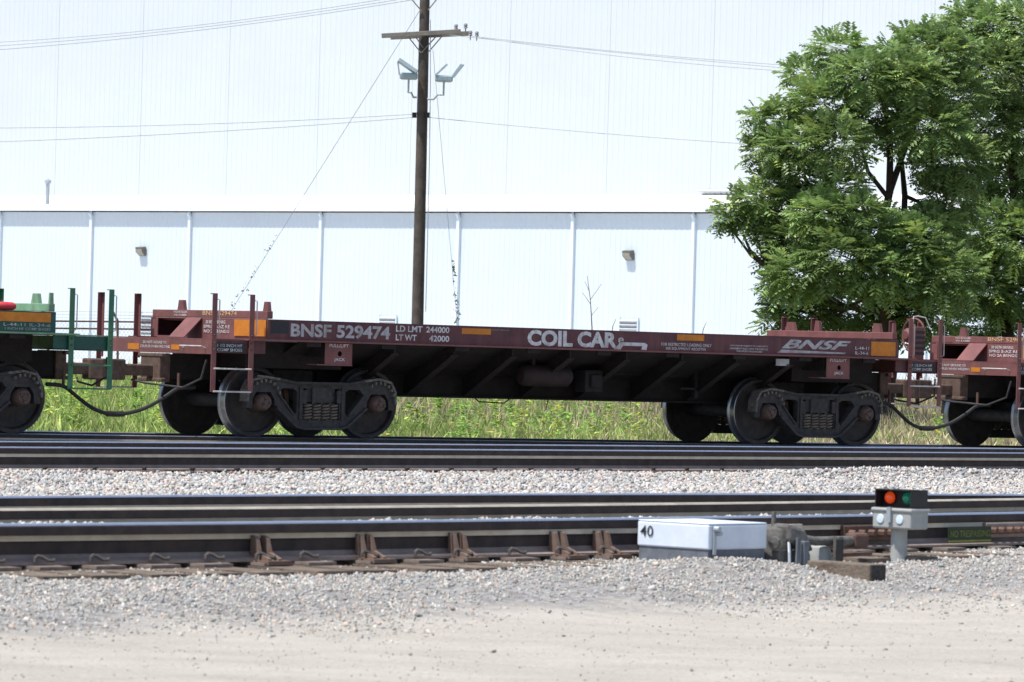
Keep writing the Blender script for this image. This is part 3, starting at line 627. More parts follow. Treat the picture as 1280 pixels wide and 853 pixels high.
        b = MB(); b.plate([[(.24,1.27),(.36,1.27),(.40,1.322),(.73,1.322),(.71,1.275),(.80,1.270),(.815,1.345),(.77,1.368),(.34,1.368),(.32,1.33)]], (0, y_, 0), EX, EZ, (0,1,0), .003); b.build('car_pictogram', 'white', root)
        L('FOR RESTRICTED LOADING ONLY', 1.05, 1.92, 1.338, 1.380, 'white', .006); L('SEE EQUIPMENT REGISTER', 1.13, 1.83, 1.280, 1.322, 'white', .006)
        L('OWNERSHIP SUBJECT TO A SECURITY', 2.25, 2.92, 1.355, 1.380, 'white', .002); L('AGREEMENT FILED WITH THE SURFACE', 2.24, 2.92, 1.318, 1.343, 'white', .002); L('TRANSPORTATION BOARD', 2.36, 2.82, 1.282, 1.307, 'white', .002)
        L('BNSF', 3.16, 4.42, 1.352, 1.482, 'grey', .034, .45)
        b = MB(); b.plate([[(3.09,1.290),(4.30,1.300),(4.33,1.318),(3.16,1.336)]], (0, y_, 0), EX, EZ, (0,1,0), .003); b.build('logo_bar', 'grey', root)
        L('L-44-11', 4.50, 4.75, 1.368, 1.412, 'white', .006); L('IL-34-6', 4.50, 4.74, 1.298, 1.342, 'white', .006)
        for (u0, u1, w0, w1) in ((-2.27,-1.80,1.412,1.490),(1.32,1.79,1.418,1.500),(4.79,5.24,1.288,1.488)): MB().box(u0, u1, y_-.002, -HW+.001, w0, w1).build('reflector', 'orange', root)
        MB().box(-5.25,-4.98, y_, -HW+.001, 1.345, 1.50).build('stencil_plate', 'dark', root); L('LIGHT REPAIR', -1.79, -1.5, 1.472, 1.484, 'grey', 0)
    for uc_ in trucks: truck(root, uc_)
    return root
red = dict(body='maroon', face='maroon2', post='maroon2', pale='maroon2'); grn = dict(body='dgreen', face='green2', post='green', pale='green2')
coil_car('coil_car', 0, red, 'BNSF 529474', (-TC, TC), 1, True, 'long maroon flat coil car lettered COIL CAR, in the middle of the train', 'coil cars standing on the far track')
PIT = 13.70
coil_car('coil_car', PIT, red, 'BNSF 529071', (-TC,), -1, False, 'maroon coil car at the right edge, only its left end in view', 'coil cars standing on the far track')
gc = coil_car('coil_car', -PIT, grn, 'BNSF', (TC,), 0, False, 'green coil car at the left edge with an orange strip on its side', 'coil cars standing on the far track')
MB().box(4.0, 5.22, -HW-.008, -HW+.001, 1.392, 1.508).build('reflector', 'orange', gc)
text('L-44-11 IL-34-6', (4.56,-HW-.004,1.335), EX, EZ, .66, .040, 'grey', gc, .004); text('1 INCH HF COMP SHOES', (4.58,-HW-.004,1.288), EX, EZ, .64, .032, 'grey', gc, .002)
base = Vector((AO[0], AO[1], ZA))-DA*PIT
b = MB()
for k in range(3): b.lathe([(0,-.15),(.03,-.145),(.05,-.11),(.055,0),(.05,.11),(.03,.145),(0,.15)], (4.66-.31*k,-1.28,WT+.056), (1,.05*k,0), 14)
o = b.build('strap_rolls', 'redroll', None, True); o.location = base; o.rotation_euler = (0,0,TH); tag(o, 'red rolled straps lying along the top edge of the green car', 'strap')

# ------------------------------------------------------------------ grass and weeds behind the far track
def blades(name, n, ya, yb, hfun, cols, wid, lean=.35, label='', vmin=2.0, vmax=40, pmin=-999):
    y = rng.uniform(ya, yb, n); x = rng.uniform(-1, 1, n)*(y*640/FPX*1.15+.4)
    v = -(x-AO[0])*DA.y+(y-AO[1])*DA.x; k = (v > vmin) & (v < vmax) & (640+x/y*FPX > pmin); x, y, v = x[k], y[k], v[k]; n = len(x)
    h = hfun(x, y, v)*rng.uniform(.5, 1.15, n); z = gz(x, y)-.02; a = rng.uniform(0, 2*math.pi, n); wv = wid*rng.uniform(.6, 1.3, n)
    dx, dy = np.cos(a)*wv, np.sin(a)*wv; lx, ly = rng.normal(0, lean, n)*h, rng.normal(0, lean, n)*h
    P0 = np.stack([x-dx, y-dy, z], 1); P1 = np.stack([x+dx, y+dy, z], 1); P2 = np.stack([x+lx*.4+dx*.8, y+ly*.4+dy*.8, z+h*.6], 1); P3 = np.stack([x+lx*.4-dx*.8, y+ly*.4-dy*.8, z+h*.6], 1); P4 = np.stack([x+lx, y+ly, z+h], 1)
    V = np.stack([P0, P1, P2, P3, P4], 1).reshape(-1, 3); o = np.arange(n)[:, None]*5
    T = np.concatenate([o+np.array([[0,1,2]]), o+np.array([[0,2,3]]), o+np.array([[3,2,4]])])
    px = 640+x/y*FPX; C = cols(px, v, n); C = np.repeat(C, 5, 0)
    return tag(rawmesh(name, V, T, C, 'blade'), label, 'grass', kind='stuff')
def gcols(px, v, n):
    dry = np.clip((px-480)/850+rng.normal(0, .20, n)+.15*np.sin(px*.021+v), 0, 1)
    g = np.array([(.34,.47,.13),(.26,.39,.10),(.48,.56,.18),(.42,.46,.18)])[rng.integers(0, 4, n)]; d = np.array([(.58,.50,.31),(.50,.41,.26),(.64,.56,.36),(.40,.30,.20)])[rng.integers(0, 4, n)]
    k = (rng.uniform(0, 1, n) < dry)[:, None]; tn = .95+.22*np.sin(px*.045+np.sin(v*.8)*2)+.16*np.sin(px*.11+v*1.7); return np.where(k, d, g)*(rng.uniform(.65, 1.2, n)*tn)[:, None]
blades('grass', 70000, 56, 120, lambda x, y, v: .16+.10*np.sin(x*.9+y*.4)**2+.012*v, gcols, .016, label='sunlit green and straw grass behind the far track')
blades('dry_grass', 16000, 66, 130, lambda x, y, v: .35+.25*np.sin(x*.7)**2+.01*v, lambda px, v, n: np.array([(.46,.37,.26),(.36,.29,.21),(.50,.42,.30),(.30,.24,.18)])[rng.integers(0, 4, n)]*rng.uniform(.7, 1.15, (n, 1)), .012, label='tall dry brown stalks rising behind the green weeds', vmin=11, vmax=45, pmin=440)
# leafy weeds: quads of leaves up short stems
def weeds():
    V = []; T = []; C = []; off = 0
    for i in range(750):
        y = random.uniform(62, 96); x = random.uniform(-1, 1)*(y*640/FPX*1.15); v = -(x-AO[0])*DA.y+(y-AO[1])*DA.x
        px = 640+x/y*FPX
        if v < 3 or v > 24 or random.random() < (px-560)/900: continue
        h = random.uniform(.25, .75); z = float(gz(x, y)); c = np.array((.24,.40,.09) if random.random() < .7 else (.42,.50,.12))*random.uniform(.75, 1.3); m_ = int(26*h/.5)
        sp = random.uniform(.10, .22)
        for j in range(m_):
            t = random.uniform(.1, 1); a = random.uniform(0, 6.28); r = sp*(1.1-t*.7)*random.uniform(.3, 1); lw = random.uniform(.025, .05); p = np.array([x+r*math.cos(a), y+r*math.sin(a), z+h*t]); u_ = np.array([math.cos(a), math.sin(a), random.uniform(-.3, .6)])*lw*1.6; w_ = np.array([-math.sin(a), math.cos(a), random.uniform(-.3, .3)])*lw*.7
            V += [p-u_, p+w_, p+u_, p-w_]; T += [(off, off+1, off+2), (off, off+2, off+3)]; cc = c*random.uniform(.8, 1.2); C += [cc]*4; off += 4
            if random.random() < .03: C[-4:] = [np.array((.75,.60,.08))]*4
    return rawmesh('weeds', np.array(V), np.array(T), np.array(C), 'blade')
tag(weeds(), 'leafy green weeds with small yellow flowers beyond the far track', 'weeds', kind='stuff')

# ------------------------------------------------------------------ building
B0 = Vector((-26.25, 228, 0)); B1 = Vector((8.28, 200, 0)); DB = (B1-B0).normalized(); NB = Vector((DB.y, -DB.x, 0)); ZE = 7.9
if NB.y > 0: NB = -NB
BL0, BL1 = -14, 75
def on_wall(px, py, back=0.):
    r = ray(px, py); o = B0-NB*back; det = r.x*-DB.y+DB.x*r.y; t = (o.x*-DB.y+DB.x*o.y)/det; p = r*t+Vector((0,0,H)); return (p-o).dot(DB), p.z
bld = tag(empty('warehouse', tuple(B0+Vector((0,0,.2))), math.atan2(DB.y, DB.x)), 'huge white ribbed metal warehouse with a lower wing along its front', 'building')
# local axes: x along the wall, y = away from the camera, z above base (world .2)
def ribbed(b, x0, x1, y, z0, z1, sp=.305, d=.014):
    xs_ = []; x_ = x0
    pts = []
    while x_ < x1-1e-6:
        pts += [(x_, 0), (min(x_+sp*.62, x1), 0), (min(x_+sp*.72, x1), -d), (min(x_+sp*.90, x1), -d)]; x_ += sp
    pts.append((x1, 0)); o = len(b.v)
    for (a, c) in pts: b.v += [(a, y+c, z0), (a, y+c, z1)]
    for i in range(len(pts)-1): b.f.append((o+2*i, o+2*i+2, o+2*i+3, o+2*i+1)); b.m.append(0)
ze = ZE-.2
cols_px = [2, 116, 239, 403, 575, 718, 869]; cx = [on_wall(px, 270)[0] for px in cols_px]; cx = [BL0]+[cx[0]-6.2]+cx+[cx[-1]+6.3*k for k in (1, 2, 3)]+[BL1]
for a, c in zip(cx, cx[1:]):
    b = MB(); ribbed(b, a+.02, c-.02, 0, -1, ze-.10); b.build('wall_panel', 'wallwhite', bld)
for a in cx[1:-1]:
    b = MB(); b.box(a-.08, a+.08, -.15, .0, -.2, ze-.3); b.bar((a,-.08,ze-.32), (a,-.22,ze-.12), .15, .12, up=(1,0,0)); b.build('downspout', 'spout', bld)
b = MB(); b.box(BL0, BL1, -.28, .02, ze-.04, ze+.02); b.box(BL0, BL1, -.34, -.26, ze-.05, ze+.12); b.build('eave_gutter', 'trimwhite', bld)
RUN = 11.
seams = np.linspace(BL0, BL1, 16)
for a, c in zip(seams, seams[1:]):
    b = MB(); b.hexa([(a,-.25,ze+.03),(c,-.25,ze+.03),(c,RUN,ze+1.18),(a,RUN,ze+1.18),(a,-.25,ze+.10),(c,-.25,ze+.10),(c,RUN,ze+1.25),(a,RUN,ze+1.25)]); b.build('roof_panel', 'roofwhite', bld)
ub = list(np.linspace(BL0-6, BL1+6, 17))
for a, c in zip(ub, ub[1:]):
    for z0, z1 in ((5, 14.0), (14.0, 26)):
        b = MB(); ribbed(b, a, c, RUN, z0, z1, .36, .014); b.build('wall_panel', 'wallupper', bld)
MB().box(BL0, BL1, RUN+.1, RUN+60, -.5, 25.9).build('wall_core', 'wallwhite', bld)
MB().box(BL0+.1, BL1-.1, .06, RUN, -1, ze-.3).build('wing_core', 'wallwhite', bld)
u, z = on_wall(59, 258, 3.); b = MB(); b.lathe([(.10,0),(.10,1.15),(.17,1.16),(.17,1.32),(0,1.42)], (u, 3., ze+.35), (0,0,1), 14); b.build('vent_pipe', 'galv', bld, True)
u, z = on_wall(877, 240, RUN); MB().box(u, u+3.2, RUN-.5, RUN-.05, z-.22, z-.12).build('canopy', 'trimwhite', bld, bevel=.04)
for i, (px, py, wd, nn, sp) in enumerate([(178, 420, 1.0, 7, .17), (476, 403, 1.0, 2, .17), (776, 412, 1.0, 3, .18)]):
    u, z = on_wall(px, py); b = MB(); b.box(u-.05, u, -.12, -.04, z-.2-.1, z-.2+nn*sp+.02); b.box(u+wd, u+wd+.05, -.12, -.04, z-.3, z-.2+nn*sp+.02); lv = b.build('wall_louver', 'spout', bld)
    for k in range(nn): MB().hexa([(u,-.16,z-.2+sp*k),(u+wd,-.16,z-.2+sp*k),(u+wd,-.04,z-.2+sp*k+.10),(u,-.04,z-.2+sp*k+.10),(u,-.16,z-.2+sp*k+.02),(u+wd,-.16,z-.2+sp*k+.02),(u+wd,-.04,z-.2+sp*k+.12),(u,-.04,z-.2+sp*k+.12)]).build('slat', 'louver', lv)
def wall_lamp(px, py, label):
    u, z = on_wall(px, py); r = tag(empty('wall_lamp', tuple(B0+DB*u+Vector((0,0,z))), math.atan2(DB.y, DB.x)), label, 'wall lamp', 'lamps on the warehouse wall')
    MB().hexa([(-.24,-.30,-.02),(.24,-.30,-.02),(.24,-.04,-.22),(-.24,-.04,-.22),(-.24,-.34,.22),(.24,-.34,.22),(.24,-.04,.26),(-.24,-.04,.26)]).build('lamp_housing', 'lampbody', r, bevel=.02)
    MB().hexa([(-.19,-.315,-.01),(.19,-.315,-.01),(.19,-.10,-.19),(-.19,-.10,-.19),(-.19,-.352,.12),(.19,-.352,.12),(.19,-.30,.12),(-.19,-.30,.12)]).build('lamp_lens', 'lampglass', r)
wall_lamp(179, 315, 'small dark box lamp on the white warehouse wall, left of the utility pole'); wall_lamp(788, 320, 'small dark box lamp on the white warehouse wall, between pole and tree')

# ------------------------------------------------------------------ utility pole, floodlights, wires
YP = 118.; k0 = FPX/YP
def P(px, py, dy=0.): return aty(px, py, YP+dy)
pb_ = P(521.5, 420); pt = P(531, 0); ax = (pt-pb_).normalized(); pbase = pb_-ax*((pb_.z-.05)/ax.z); ptop = pt+ax*1.6
pole = tag(empty('utility_pole', tuple(pbase)), 'tall brown wooden utility pole with a crossarm, behind the maroon car', 'pole')
def rel(v): return Vector(v)-pbase
MB().tube([rel(pbase-ax*.4), rel(pbase+(ptop-pbase)*.5), rel(ptop)], [.165,.148,.125], 16).build('shaft', 'pole', pole, True)
b = MB(); b.bar(rel(P(477,45,-.22)), rel(P(576,39.5,-.22)), .12, .12); b.build('crossarm', 'arm', pole, bevel=.01)
b = MB(); b.bar(rel(P(488,47,.22)), rel(P(586,42,.22)), .12, .12); b.build('crossarm', 'arm', pole, bevel=.01)
for a, c in (((511,47),(526,66)),((553,45),(535,66)),((520,47),(529,60)),((545,46),(527,66)),((515,0),(527,14)),((547,-2),(535,13))):
    MB().bar(rel(P(*a,-.16)), rel(P(*c,-.16)), .045, .03).build('arm_brace', 'arm', pole)
ins = []
for px, py in ((570,36),(582,35),(588,44),(596,45)):
    q = rel(P(px, py)); MB().lathe([(0,.12),(.04,.11),(.06,.06),(.035,.05),(.06,.0),(.02,-.02),(.012,-.14)], q, (0,0,1), 10).build('insulator', 'porcelain', pole, True)
for px in (518, 534): MB().box(*[c for a in (rel(P(px,145,-.15)),) for c in (a.x-.06,a.x+.06,a.y-.05,a.y+.05)], rel(P(px,145)).z-.06, rel(P(px,145)).z+.08).build('wire_clamp', 'black', pole)
MB().tube([rel(P(538,25,-.2)), rel(P(538,100,-.2)), rel(P(537,190,-.2)), rel(P(532,390,-.22))], .012, 5).build('conduit', 'wire', pole)
def flood(pc_, tilt, label, mnt):
    c = P(*pc_, -.35); r = tag(empty('floodlight', tuple(c)), label, 'floodlight', 'floodlights on the utility pole'); s = tilt
    MB().hexa([(-.24,-.20,-.10),(.24,-.20,-.10),(.20,.20,-.10),(-.20,.20,-.10),(-.24,-.22,.06),(.24,-.22,.06),(.22,.22,.10),(-.22,.22,.10)]).build('lamp_housing', 'flood', r, bevel=.03)
    if s > 0:
        MB().hexa([(.18,-.24,.02),(.27,-.24,.0),(.27,.22,.08),(.18,.22,.08),(.42,-.24,.38),(.53,-.24,.36),(.53,.22,.38),(.42,.22,.40)]).build('visor', 'flood', r, bevel=.01)
        MB().bar((-.22,-.2,.06), (.08,-.2,.36), .06, .05).build('visor_arm', 'flood', r)
    else:
        MB().bar((.22,-.16,.08), (-.28,-.16,.40), .10, .30, up=(0,-1,.15)).build('visor', 'flood', r, bevel=.01)
        MB().bar((-.24,-.18,.0), (-.30,-.18,.36), .05, .04).build('visor_arm', 'galv', r)
    q = P(*mnt, -.2)-c; MB().tube([(0,0,-.1), (0,0,-.45), (q.x*.35,0,q.z*.8), (q.x*.6,q.y,q.z), q], .028, 7).build('bracket', 'galv', r, True)
flood((511,95), -1, 'grey blue floodlight on the left side of the utility pole', (521,122)); flood((555,98), 1, 'grey blue floodlight on the right side of the utility pole', (534,124))
def wire(a, c, sag, label, name='power_line', r=.008, n=16, ya=0., yb=0., cat='wire', grp='wires strung from the utility pole'):
    A, C_ = P(*a, ya), P(*c, yb); pts = [A+(C_-A)*t-Vector((0,0,4*sag*t*(1-t))) for t in np.linspace(0, 1, n)]
    return tag(MB().tube(pts, r, 5).build(name, 'wire', None, True), label, cat, grp)
wire((510,-6), (-120,58), .25, 'topmost thin wire running left from the pole top', yb=6); wire((520,-4), (-120,64), .22, 'second thin wire running left from the pole top', yb=4); wire((528,-2), (-120,70), .2, 'lowest of the three thin wires running left from the pole top', yb=2)
wire((518,143), (-120,160), .12, 'upper of the two thin wires running left below the floodlights', yb=3); wire((518,147), (-120,181), .1, 'lower of the two thin wires running left below the floodlights', yb=1)
wire((596,46), (1160,92), .1, 'thin wire running right from the end of the crossarm into the tree', yb=-5); wire((588,45), (1160,97), .2, 'sagging thin wire just under the crossarm running right into the tree', yb=-8); wire((562,44), (1160,100), .05, 'thin wire from the crossarm brace running right to the tree', yb=-3)
wire((536,147), (1160,192), .1, 'single thin wire running right from the pole below the floodlights', yb=-4)
wire((528,8), (287,392), 0, 'guy wire slanting down left from the pole top to behind the car', 'guy_wire', .008, yb=6, cat='guy wire'); wire((541,62), (572,410), 0, 'guy wire hanging steeply right of the pole, overgrown at its foot', 'guy_wire', .006, yb=3, cat='guy wire')
def vine(a, c, n, name, label, spread=.05):
    A, C_ = P(*a, 2.), P(*c, 2.); V = []; T = []; C = []
    for i in range(n):
        t = random.random()**.7; p = A+(C_-A)*t+Vector((random.gauss(0, spread*t), random.gauss(0, .05), random.gauss(0, .05))); q = [Vector((random.uniform(-.05,.05), random.uniform(-.04,.04), random.uniform(-.05,.05))) for _ in range(3)]
        V += [tuple(p+x) for x in q]; T.append((3*i, 3*i+1, 3*i+2)); C += [np.array((.09,.11,.06))*random.uniform(.6, 1.4)]*3
    return tag(rawmesh(name, np.array(V), np.array(T), np.array(C), 'leaf'), label, 'vine', 'vines climbing the guy wires')
vine((352,286), (290,386), 45, 'climbing_vine', 'sparse vine climbing the left slanting guy wire'); vine((566,320), (572,405), 75, 'climbing_vine', 'sparse vine climbing the foot of the guy wire right of the pole')
# bare sapling in front of the wall
sp = tag(empty('sapling', tuple(P(740, 470, 6))), 'thin bare sapling in front of the white wall', 'sapling'); so = P(740, 470, 6)
MB().tube([P(740,470,6)-so, P(740,410,6)-so, P(738,375,6)-so, P(734,345,6)-so], [.022,.016,.011,.006], 6).build('trunk', 'bark', sp)
for a, c in (((738,375),(752,355)),((738,380),(728,366)),((739,395),(748,384)),((737,365),(731,352))): MB().tube([P(*a,6)-so, P(*c,6)-so], [.008,.005], 5).build('twig', 'bark', sp)
for (px, py, q) in ((766,408,4),(879,412,5)):
    o = P(px-4, py+30, q); r = tag(empty('bare_stalk', tuple(o)), 'single dry stalk just above the car edge %s' % ('left of the wall louver by COIL CAR' if px < 800 else 'near the right orange reflector'), 'stalk')
    MB().tube([Vector((0,0,0)), P(px,py,q)-o, P(px+4,py-9,q)-o], [.014,.010,.006], 5).build('stem', 'bark', r)

# ------------------------------------------------------------------ chain link fence at the left
fe = tag(empty('chain_link_fence', tuple(P(60, 470, -12))), 'chain link fence with rails and barbed wire behind the gap between the cars', 'fence'); fo = P(60, 470, -12)
for px in (60, 147, 235): 
    MB().tube([P(px,470,-12)-fo, P(px,401,-12)-fo, P(px-7,388,-12)-fo], .030, 7).build('fence_post', 'rust', fe, True)
for py in (402, 411): MB().tube([P(30,py-.8,-12)-fo, P(250,py+1.4,-12)-fo], .022, 6).build('fence_rail', 'rust', fe)
for py in (390, 394, 398): MB().tube([P(30,py-1,-12)-fo, P(250,py+1.4,-12)-fo], .005, 4).build('barbed_wire', 'wire', fe)
b = MB(); A = P(30,402,-12)-fo; C_ = P(250,403,-12)-fo; Lf = (C_-A).x
for i in range(int(Lf/.09)):
    for s in (-1, 1):
        x0 = A.x+i*.09; b.tube([(x0, A.y+.03, A.z), (x0+s*.9, A.y+.03, A.z-1.3)], .0025, 3, cap=False)
b.build('chain_mesh', 'wire', fe)

# ------------------------------------------------------------------ trees
def leafy_tree(base_px, YT, clumps, stems, label, n_leaf, cap=None):
    o = aty(*base_px, YT); o.z = float(gz(o.x, o.y)); root = tag(empty('tree', tuple(o)), label, 'tree', 'trees at the right')
    sc_ = YT/FPX; cl = []
    for (px, py, rp, dep) in clumps: cl.append((aty(px, py, YT+dep)-o, rp*sc_*.90))
    trunk = MB(); limbs = []
    for (pts, r0, r1) in stems:
        q = [aty(px, py, YT+dp)-o for (px, py, dp) in pts]; q[0].z = min(q[0].z, .0) if pts[0][1] > 405 else q[0].z
        L_ = len(q); trunk.tube(q, [r0+(r1-r0)*i/(L_-1) for i in range(L_)], 8); limbs += q
    for c, r in cl:
        low = [l for l in limbs if l.z < c.z+.1] or limbs
        near = min(low, key=lambda l: (l-c).length); mid = near*.5+c*.5+Vector((random.uniform(-.2,.2), random.uniform(-.2,.2), -.15)); trunk.tube([near, mid, c], [.045,.032,.012], 6)
    trunk.build('trunk', 'bark', root, True)
    # compound leaves: rachis direction, two rows of leaflets
    wsum = sum(r*r for _, r in cl); V = []; T = []; C = []; off = 0
    for c, r in cl:
        m_ = int(n_leaf*r*r/wsum); tone = random.uniform(.82, 1.2)
        for i in range(m_):
            d = Vector((random.gauss(0,1), random.gauss(0,1), random.gauss(0,.85)))
            d.normalize(); rad = r*random.uniform(.25, 1.0)**.6*random.uniform(.85, 1.12); p = c+Vector((d.x*rad, d.y*rad, d.z*rad*.8))
            out = (d+Vector((random.uniform(-.6,.6), random.uniform(-.6,.6), random.uniform(-.35,.25)))).normalized(); Ln = random.uniform(.15, .36); up = Vector((random.uniform(-.4,.4), random.uniform(-.4,.4), 1)); sd_ = out.cross(up)
            if sd_.length < .05: continue
            sd_.normalize(); up = sd_.cross(out); nl = random.randint(4, 5); base = np.array((.205,.30,.105))*tone*random.uniform(.65, 1.4)
            if random.random() < .10: base = base*np.array((1.7, 1.45, 1.1))
            for j in range(nl):
                t = (j+.6)/nl; q = p+out*(Ln*t)-Vector((0,0,1))*(.18*Ln*t*t)
                for s in (-1, 1):
                    a = (sd_*s*.9+out*.45-up*random.uniform(.0,.28)).normalized(); l_ = (.125+.05*math.sin(math.pi*t))*random.uniform(.8,1.2)*(Ln/.34); wv = out*(l_*.23)
                    x1 = q+a*(l_*.45)+wv; x2 = q+a*l_-up*(l_*.15); x3 = q+a*(l_*.45)-wv
                    V += [q[:], x1[:], x2[:], x3[:]]; T += [(off, off+1, off+2), (off, off+2, off+3)]; C += [base]*4; off += 4
    rc = rawmesh('crown', np.array(V), np.array(T), np.array(C), 'leaf', root); rc['kind'] = 'stuff'
    return root
cl1 = [(1045,62,34,0),(1010,95,30,.5),(1080,95,42,-1),(1030,130,46,-.5),(975,150,30,0),(950,148,18,0),(990,185,40,-.5),(955,190,24,.3),(1000,225,38,0),(965,225,22,.6),(1045,180,45,-1.4),(1100,140,48,.5),(1140,100,48,-.8),(1120,75,36,.8),(1055,235,30,-.8),
       (945,250,28,-.4),(915,262,20,-.2),(905,275,12,0),(985,262,34,.4),(1030,270,40,-1.5),(1000,300,34,.2),(978,330,24,.2),(985,300,26,-.6),(968,300,20,-.4),(955,280,20,-.3),(938,275,16,-.3),(965,355,18,-.2),(1000,345,42,-1.2),(1050,320,48,-1.8),(1090,290,40,-1.4),(978,385,24,.4),(1010,390,42,0),(1060,385,46,.8),(1100,340,46,-1.6),(1140,310,46,-1.2),(1120,390,44,.9),(962,405,14,0),
       (1160,160,50,-.8),(1190,120,50,.3),(1175,70,46,.2),(1150,55,34,.4),(1190,200,52,-.4),(1165,290,42,-.4),(1180,345,50,-1.2),(1160,395,44,.2),(1075,265,26,-1.8),(1185,250,40,.5)]
st1_ = [([(1108,440,0),(1106,380,0),(1100,300,.1),(1112,240,0),(1113,170,.2),(1100,110,0)], .13, .04), ([(1106,380,0),(1085,330,.3),(1050,280,.2),(1010,230,.1),(990,190,0)], .08, .03), ([(1112,240,0),(1130,190,.3),(1150,140,.2),(1165,90,0)], .07, .03), ([(1113,425,.3),(1128,330,.4),(1131,245,.5),(1127,200,.5),(1140,120,.5)], .09, .03), ([(1106,385,0),(1140,330,-.4),(1180,290,-.3),(1200,220,0)], .07, .03), ([(1106,390,0),(1060,385,-.3),(1010,360,-.4),(970,345,-.3)], .06, .02), ([(1112,250,0),(1085,215,0),(1070,160,0),(1050,100,0)], .05, .02)]
leafy_tree((1108, 440), 88., cl1, st1_, 'large leafy green tree with several stems behind the right end of the maroon car', 11500)
cl2 = [(1225,40,48,0),(1260,30,46,.5),(1300,40,56,0),(1215,85,44,-.5),(1255,90,55,-.8),(1300,100,60,0),(1235,150,55,-.3),(1285,165,60,-.6),(1230,215,46,.8),(1275,230,56,.3),(1320,220,60,0),(1225,285,46,-.6),(1265,300,52,-.8),(1310,300,60,0),(1215,350,50,-.8),(1255,365,54,-.4),(1305,370,60,0),(1225,405,44,.4),(1275,420,50,.3),(1205,25,34,.3),(1350,150,70,0),(1350,330,70,0),(1205,330,40,.2)]
st2_ = [([(1262,440,0),(1260,360,0),(1270,280,0),(1265,200,0),(1275,120,0),(1270,60,0)], .14, .04), ([(1262,380,0),(1235,320,.2),(1225,250,.1),(1222,170,0)], .07, .03), ([(1268,290,0),(1300,230,.1),(1320,150,0)], .07, .03)]
leafy_tree((1262, 440), 93., cl2, st2_, 'leafy green tree at the right edge, reaching the top of the picture', 8600)

# ------------------------------------------------------------------ foreground: switch machine, gear, dwarf signal, sign, timber
TD = on_rail(900)[1]; TN = on_rail(900)[2]; RZ = math.atan2(TD.y, TD.x)      # along / across the near rail
def fg(px, py, z): return atz(px, py, z)
c0 = fg(885, 699, .16)
sm = tag(empty('switch_machine', tuple(c0), RZ), 'low white metal switch machine cover numbered 40 beside the near rail', 'switch machine')
# local: x along the rail (right and away), y across (left and away); near vertical edge at the origin
LW, LL, SH = .465, .475, .170
b = MB(); b.box(0.008, LL-.008, .008, LW-.008, -.06, .050); b.build('base', 'boxbase', sm)
b = MB(); b.box(0, LL, 0, LW, .045, SH); b.build('cover', 'box', sm, bevel=.008)
b = MB(); b.box(.002, LL-.002, .002, LW-.002, SH+.001, SH+.008); b.build('lid', 'box', sm, bevel=.004)
text('40', (-.004, LW-.022, .095), (0,-1,0), (0,0,1), .085, .055, 'dark', sm, .004)
b = MB(); b.box(.03,.05,-.012,-.001,.02,.15); b.lathe([(0,.03),(.014,.03),(.016,0)], (.04,-.008,.150), (0,-1,0), 10); b.lathe([(0,.03),(.012,.03),(.012,0)], (.055,-.008,.128), (0,-1,0), 10); b.build('hasp', 'galv', sm)
# throwing gear
g0 = fg(985, 703, .135); gr = tag(empty('switch_gear', tuple(g0), RZ), 'greasy grey switch throwing gear with rods, right of the white cover', 'switch gear')
b = MB(); b.lathe([(0,-.02),(.085,-.02),(.09,.02),(.09,.16),(.075,.185),(.03,.20),(0,.20)], (.0,.09,-.02), (0,0,1), 18); b.box(-.08,.05,.0,.16,-.05,.06); hs = b.build('housing', 'casting', gr, True)
b = MB(); b.hexa([(-.02,-.03,.10),(.19,-.03,.05),(.19,.10,.05),(-.02,.12,.10),(-.02,-.01,.20),(.14,.0,.17),(.14,.08,.17),(-.02,.10,.20)]); b.build('crank_casting', 'casting', gr, bevel=.02)
b = MB(); b.tube([(.0,.10,.17),(.0,.10,.255)], .012, 8); b.build('stud', 'casting', hs)
b = MB(); b.lathe([(0,.02),(.03,.018),(.034,0)], (-.09,.02,.10), (-1,-.3,0), 10); b.build('bolt_head', 'casting', hs)
MB().hexa([(.0,-.055,-.03),(.035,-.055,-.03),(.035,-.045,-.03),(.0,-.045,-.03),(.005,-.055,.13),(.030,-.055,.13),(.030,-.045,.13),(.005,-.045,.13)]).build('bracket_plate', 'boxbase', gr)
MB().box(.045,.085,-.07,-.03,-.03,.11).build('bracket_plate', 'boxbase', gr, bevel=.004)
MB().box(.06,.26,.06,.16,-.04,.055).build('grease_box', 'black', gr, bevel=.01)
MB().tube([(.15,.02,.115),(.22,.0,.105),(.36,.0,.105),(.62,.06,.10)], .024, 10).build('throw_rod', 'casting', gr, True)
MB().box(.60,.72,.02,.10,.06,.14).build('clevis', 'rust', gr, bevel=.015)
MB().box(.30,.325,-.11,-.075,-.10,.12).build('throw_lever', 'black', gr, bevel=.004)
MB().box(.335,.375,-.07,-.03,-.05,.13).build('bracket_plate', 'casting', gr, bevel=.004)
MB().tube([(.0,.0,.12),(-.03,-.03,.05),(-.05,-.05,-.03)], .008, 6).build('cable', 'galv', gr)
MB().bar((.3,.10,.02),(.95,.20,.02),.05,.02).build('tie_rod', 'rust', gr); MB().bar((.35,.16,.06),(.95,.26,.06),.05,.02).build('tie_rod', 'rust', gr)
b = MB(); b.lathe([(.0,.07),(.06,.05),(.075,.0),(.075,-.08)], (.33,.06,.02), (0,0,1), 14); b.build('white_cap', 'sigbox', gr, True)
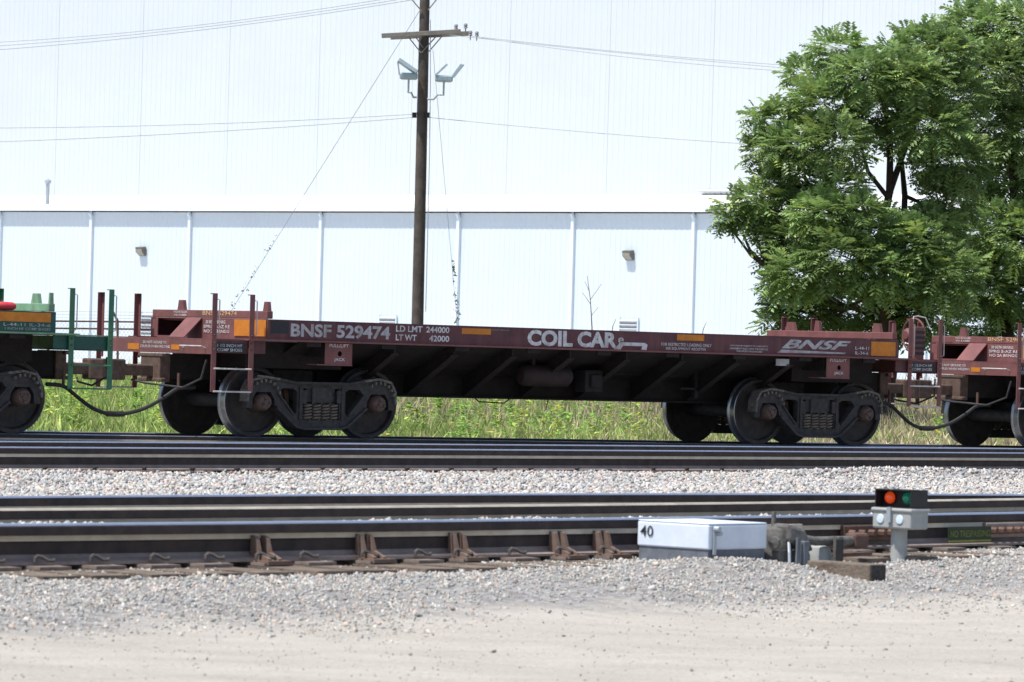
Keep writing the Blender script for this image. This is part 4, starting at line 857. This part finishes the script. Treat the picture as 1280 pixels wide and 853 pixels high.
# projecting switch tie in front
e0 = fg(1087, 727, .07)
tb = tag(empty('timber_tie', tuple(e0), RZ), 'end of a weathered timber switch tie sticking out of the stones below the signal', 'timber tie')
b = MB(); b.box(0,.13,-.0,.40,-.06,.085); b.f = b.f; bt = b.mesh('timber', [M['tie']]); link('timber', bt, tb, .008)
MB().box(.004,.126,-.006,-.001,-.055,.080).build('end_grain', 'tieend', tb)
# dwarf signal
s0 = fg(1123, 702, .10)
sg = tag(empty('dwarf_signal', tuple(s0), RZ), 'low dwarf signal with a red and a green lens on a grey post', 'signal')
k = s0.y/FPX      # metres per pixel there
b = MB(); b.tube([(0,0,-.08),(0,0,44*k)], 10.3*k, 20); b.build('post', 'sigbox', sg, True)
hz0, hz1, hz2 = 41*k, 67*k, 90*k
# head: face looks along -x (left and towards the camera)
w_, d_ = .258, .160; yo = -.118; xo = -.085
b = MB(); b.box(xo, xo+d_, yo-.02, yo+w_-.02, hz0, hz1-.012); b.build('case', 'sigbox', sg, bevel=.01)
b = MB(); b.box(xo-.008, xo+d_+.008, yo-.028, yo+w_-.012, hz1-.022, hz1); b.build('case_lid', 'sigbox', sg, bevel=.008)
b = MB(); x0, x1, y0, y1 = xo+.005, xo+d_-.002, yo-.012, yo+w_-.03
b.box(x0+.07, x1, y0, y1, hz1+.001, hz2); b.box(x0, x0+.072, y0, y0+.006, hz1+.001, hz2); b.box(x0, x0+.072, y1-.006, y1, hz1+.001, hz2); b.box(x0, x0+.072, y0, y1, hz2-.005, hz2+.001); b.box(x0, x0+.072, y0, y1, hz1+.001, hz1+.005); b.build('lamp_hood', 'black', sg)
for yy, m_ in ((y1-.062, 'redlens'), (y0+.060, 'greenlens')):
    b = MB(); b.lathe([(0,.026),(.012,.023),(.024,.014),(.031,.003),(.033,-.004)], (x0+.050, yy, (hz1+hz2)/2+.004), (-1,0,0), 22); b.build('lens', m_, sg, True)
for yy in (yo+w_-.075, yo+.055):
    b = MB(); b.lathe([(0,.006),(.022,.005),(.025,0)], (xo-.001, yy, hz0+.052), (-1,0,0), 20); b.build('reflector', 'reflector', sg, True)
b = MB(); b.box(xo-.02, xo-.001, yo+.105, yo+.13, hz0+.035, hz1+.004); b.build('hasp', 'galv', sg)
b = MB(); b.lathe([(0,.02),(.014,.015),(.016,0)], (x0+.03, y1-.09, hz2), (0,0,1), 10); b.build('hood_knob', 'sigbox', sg)
# painted warning strip on the rail web
p, t, nrm = on_rail(1196, 665)
sn = tag(empty('warning_sign', tuple(p-nrm*.085+Vector((0,0,-.162))), math.atan2(t.y, t.x)), 'dark green NO TRESPASSING plate set against the rail right of the signal', 'sign')
MB().box(-.215,.215,0,.006,.0,.088).build('plate', 'signgreen', sn); MB().box(-.215,.215,-.003,-.001,.003,.012).build('border', 'signyel', sn)
text('NO TRESPASSING', (-.20,-.003,.030), EX, EZ, .40, .036, 'signyel', sn, -.008)
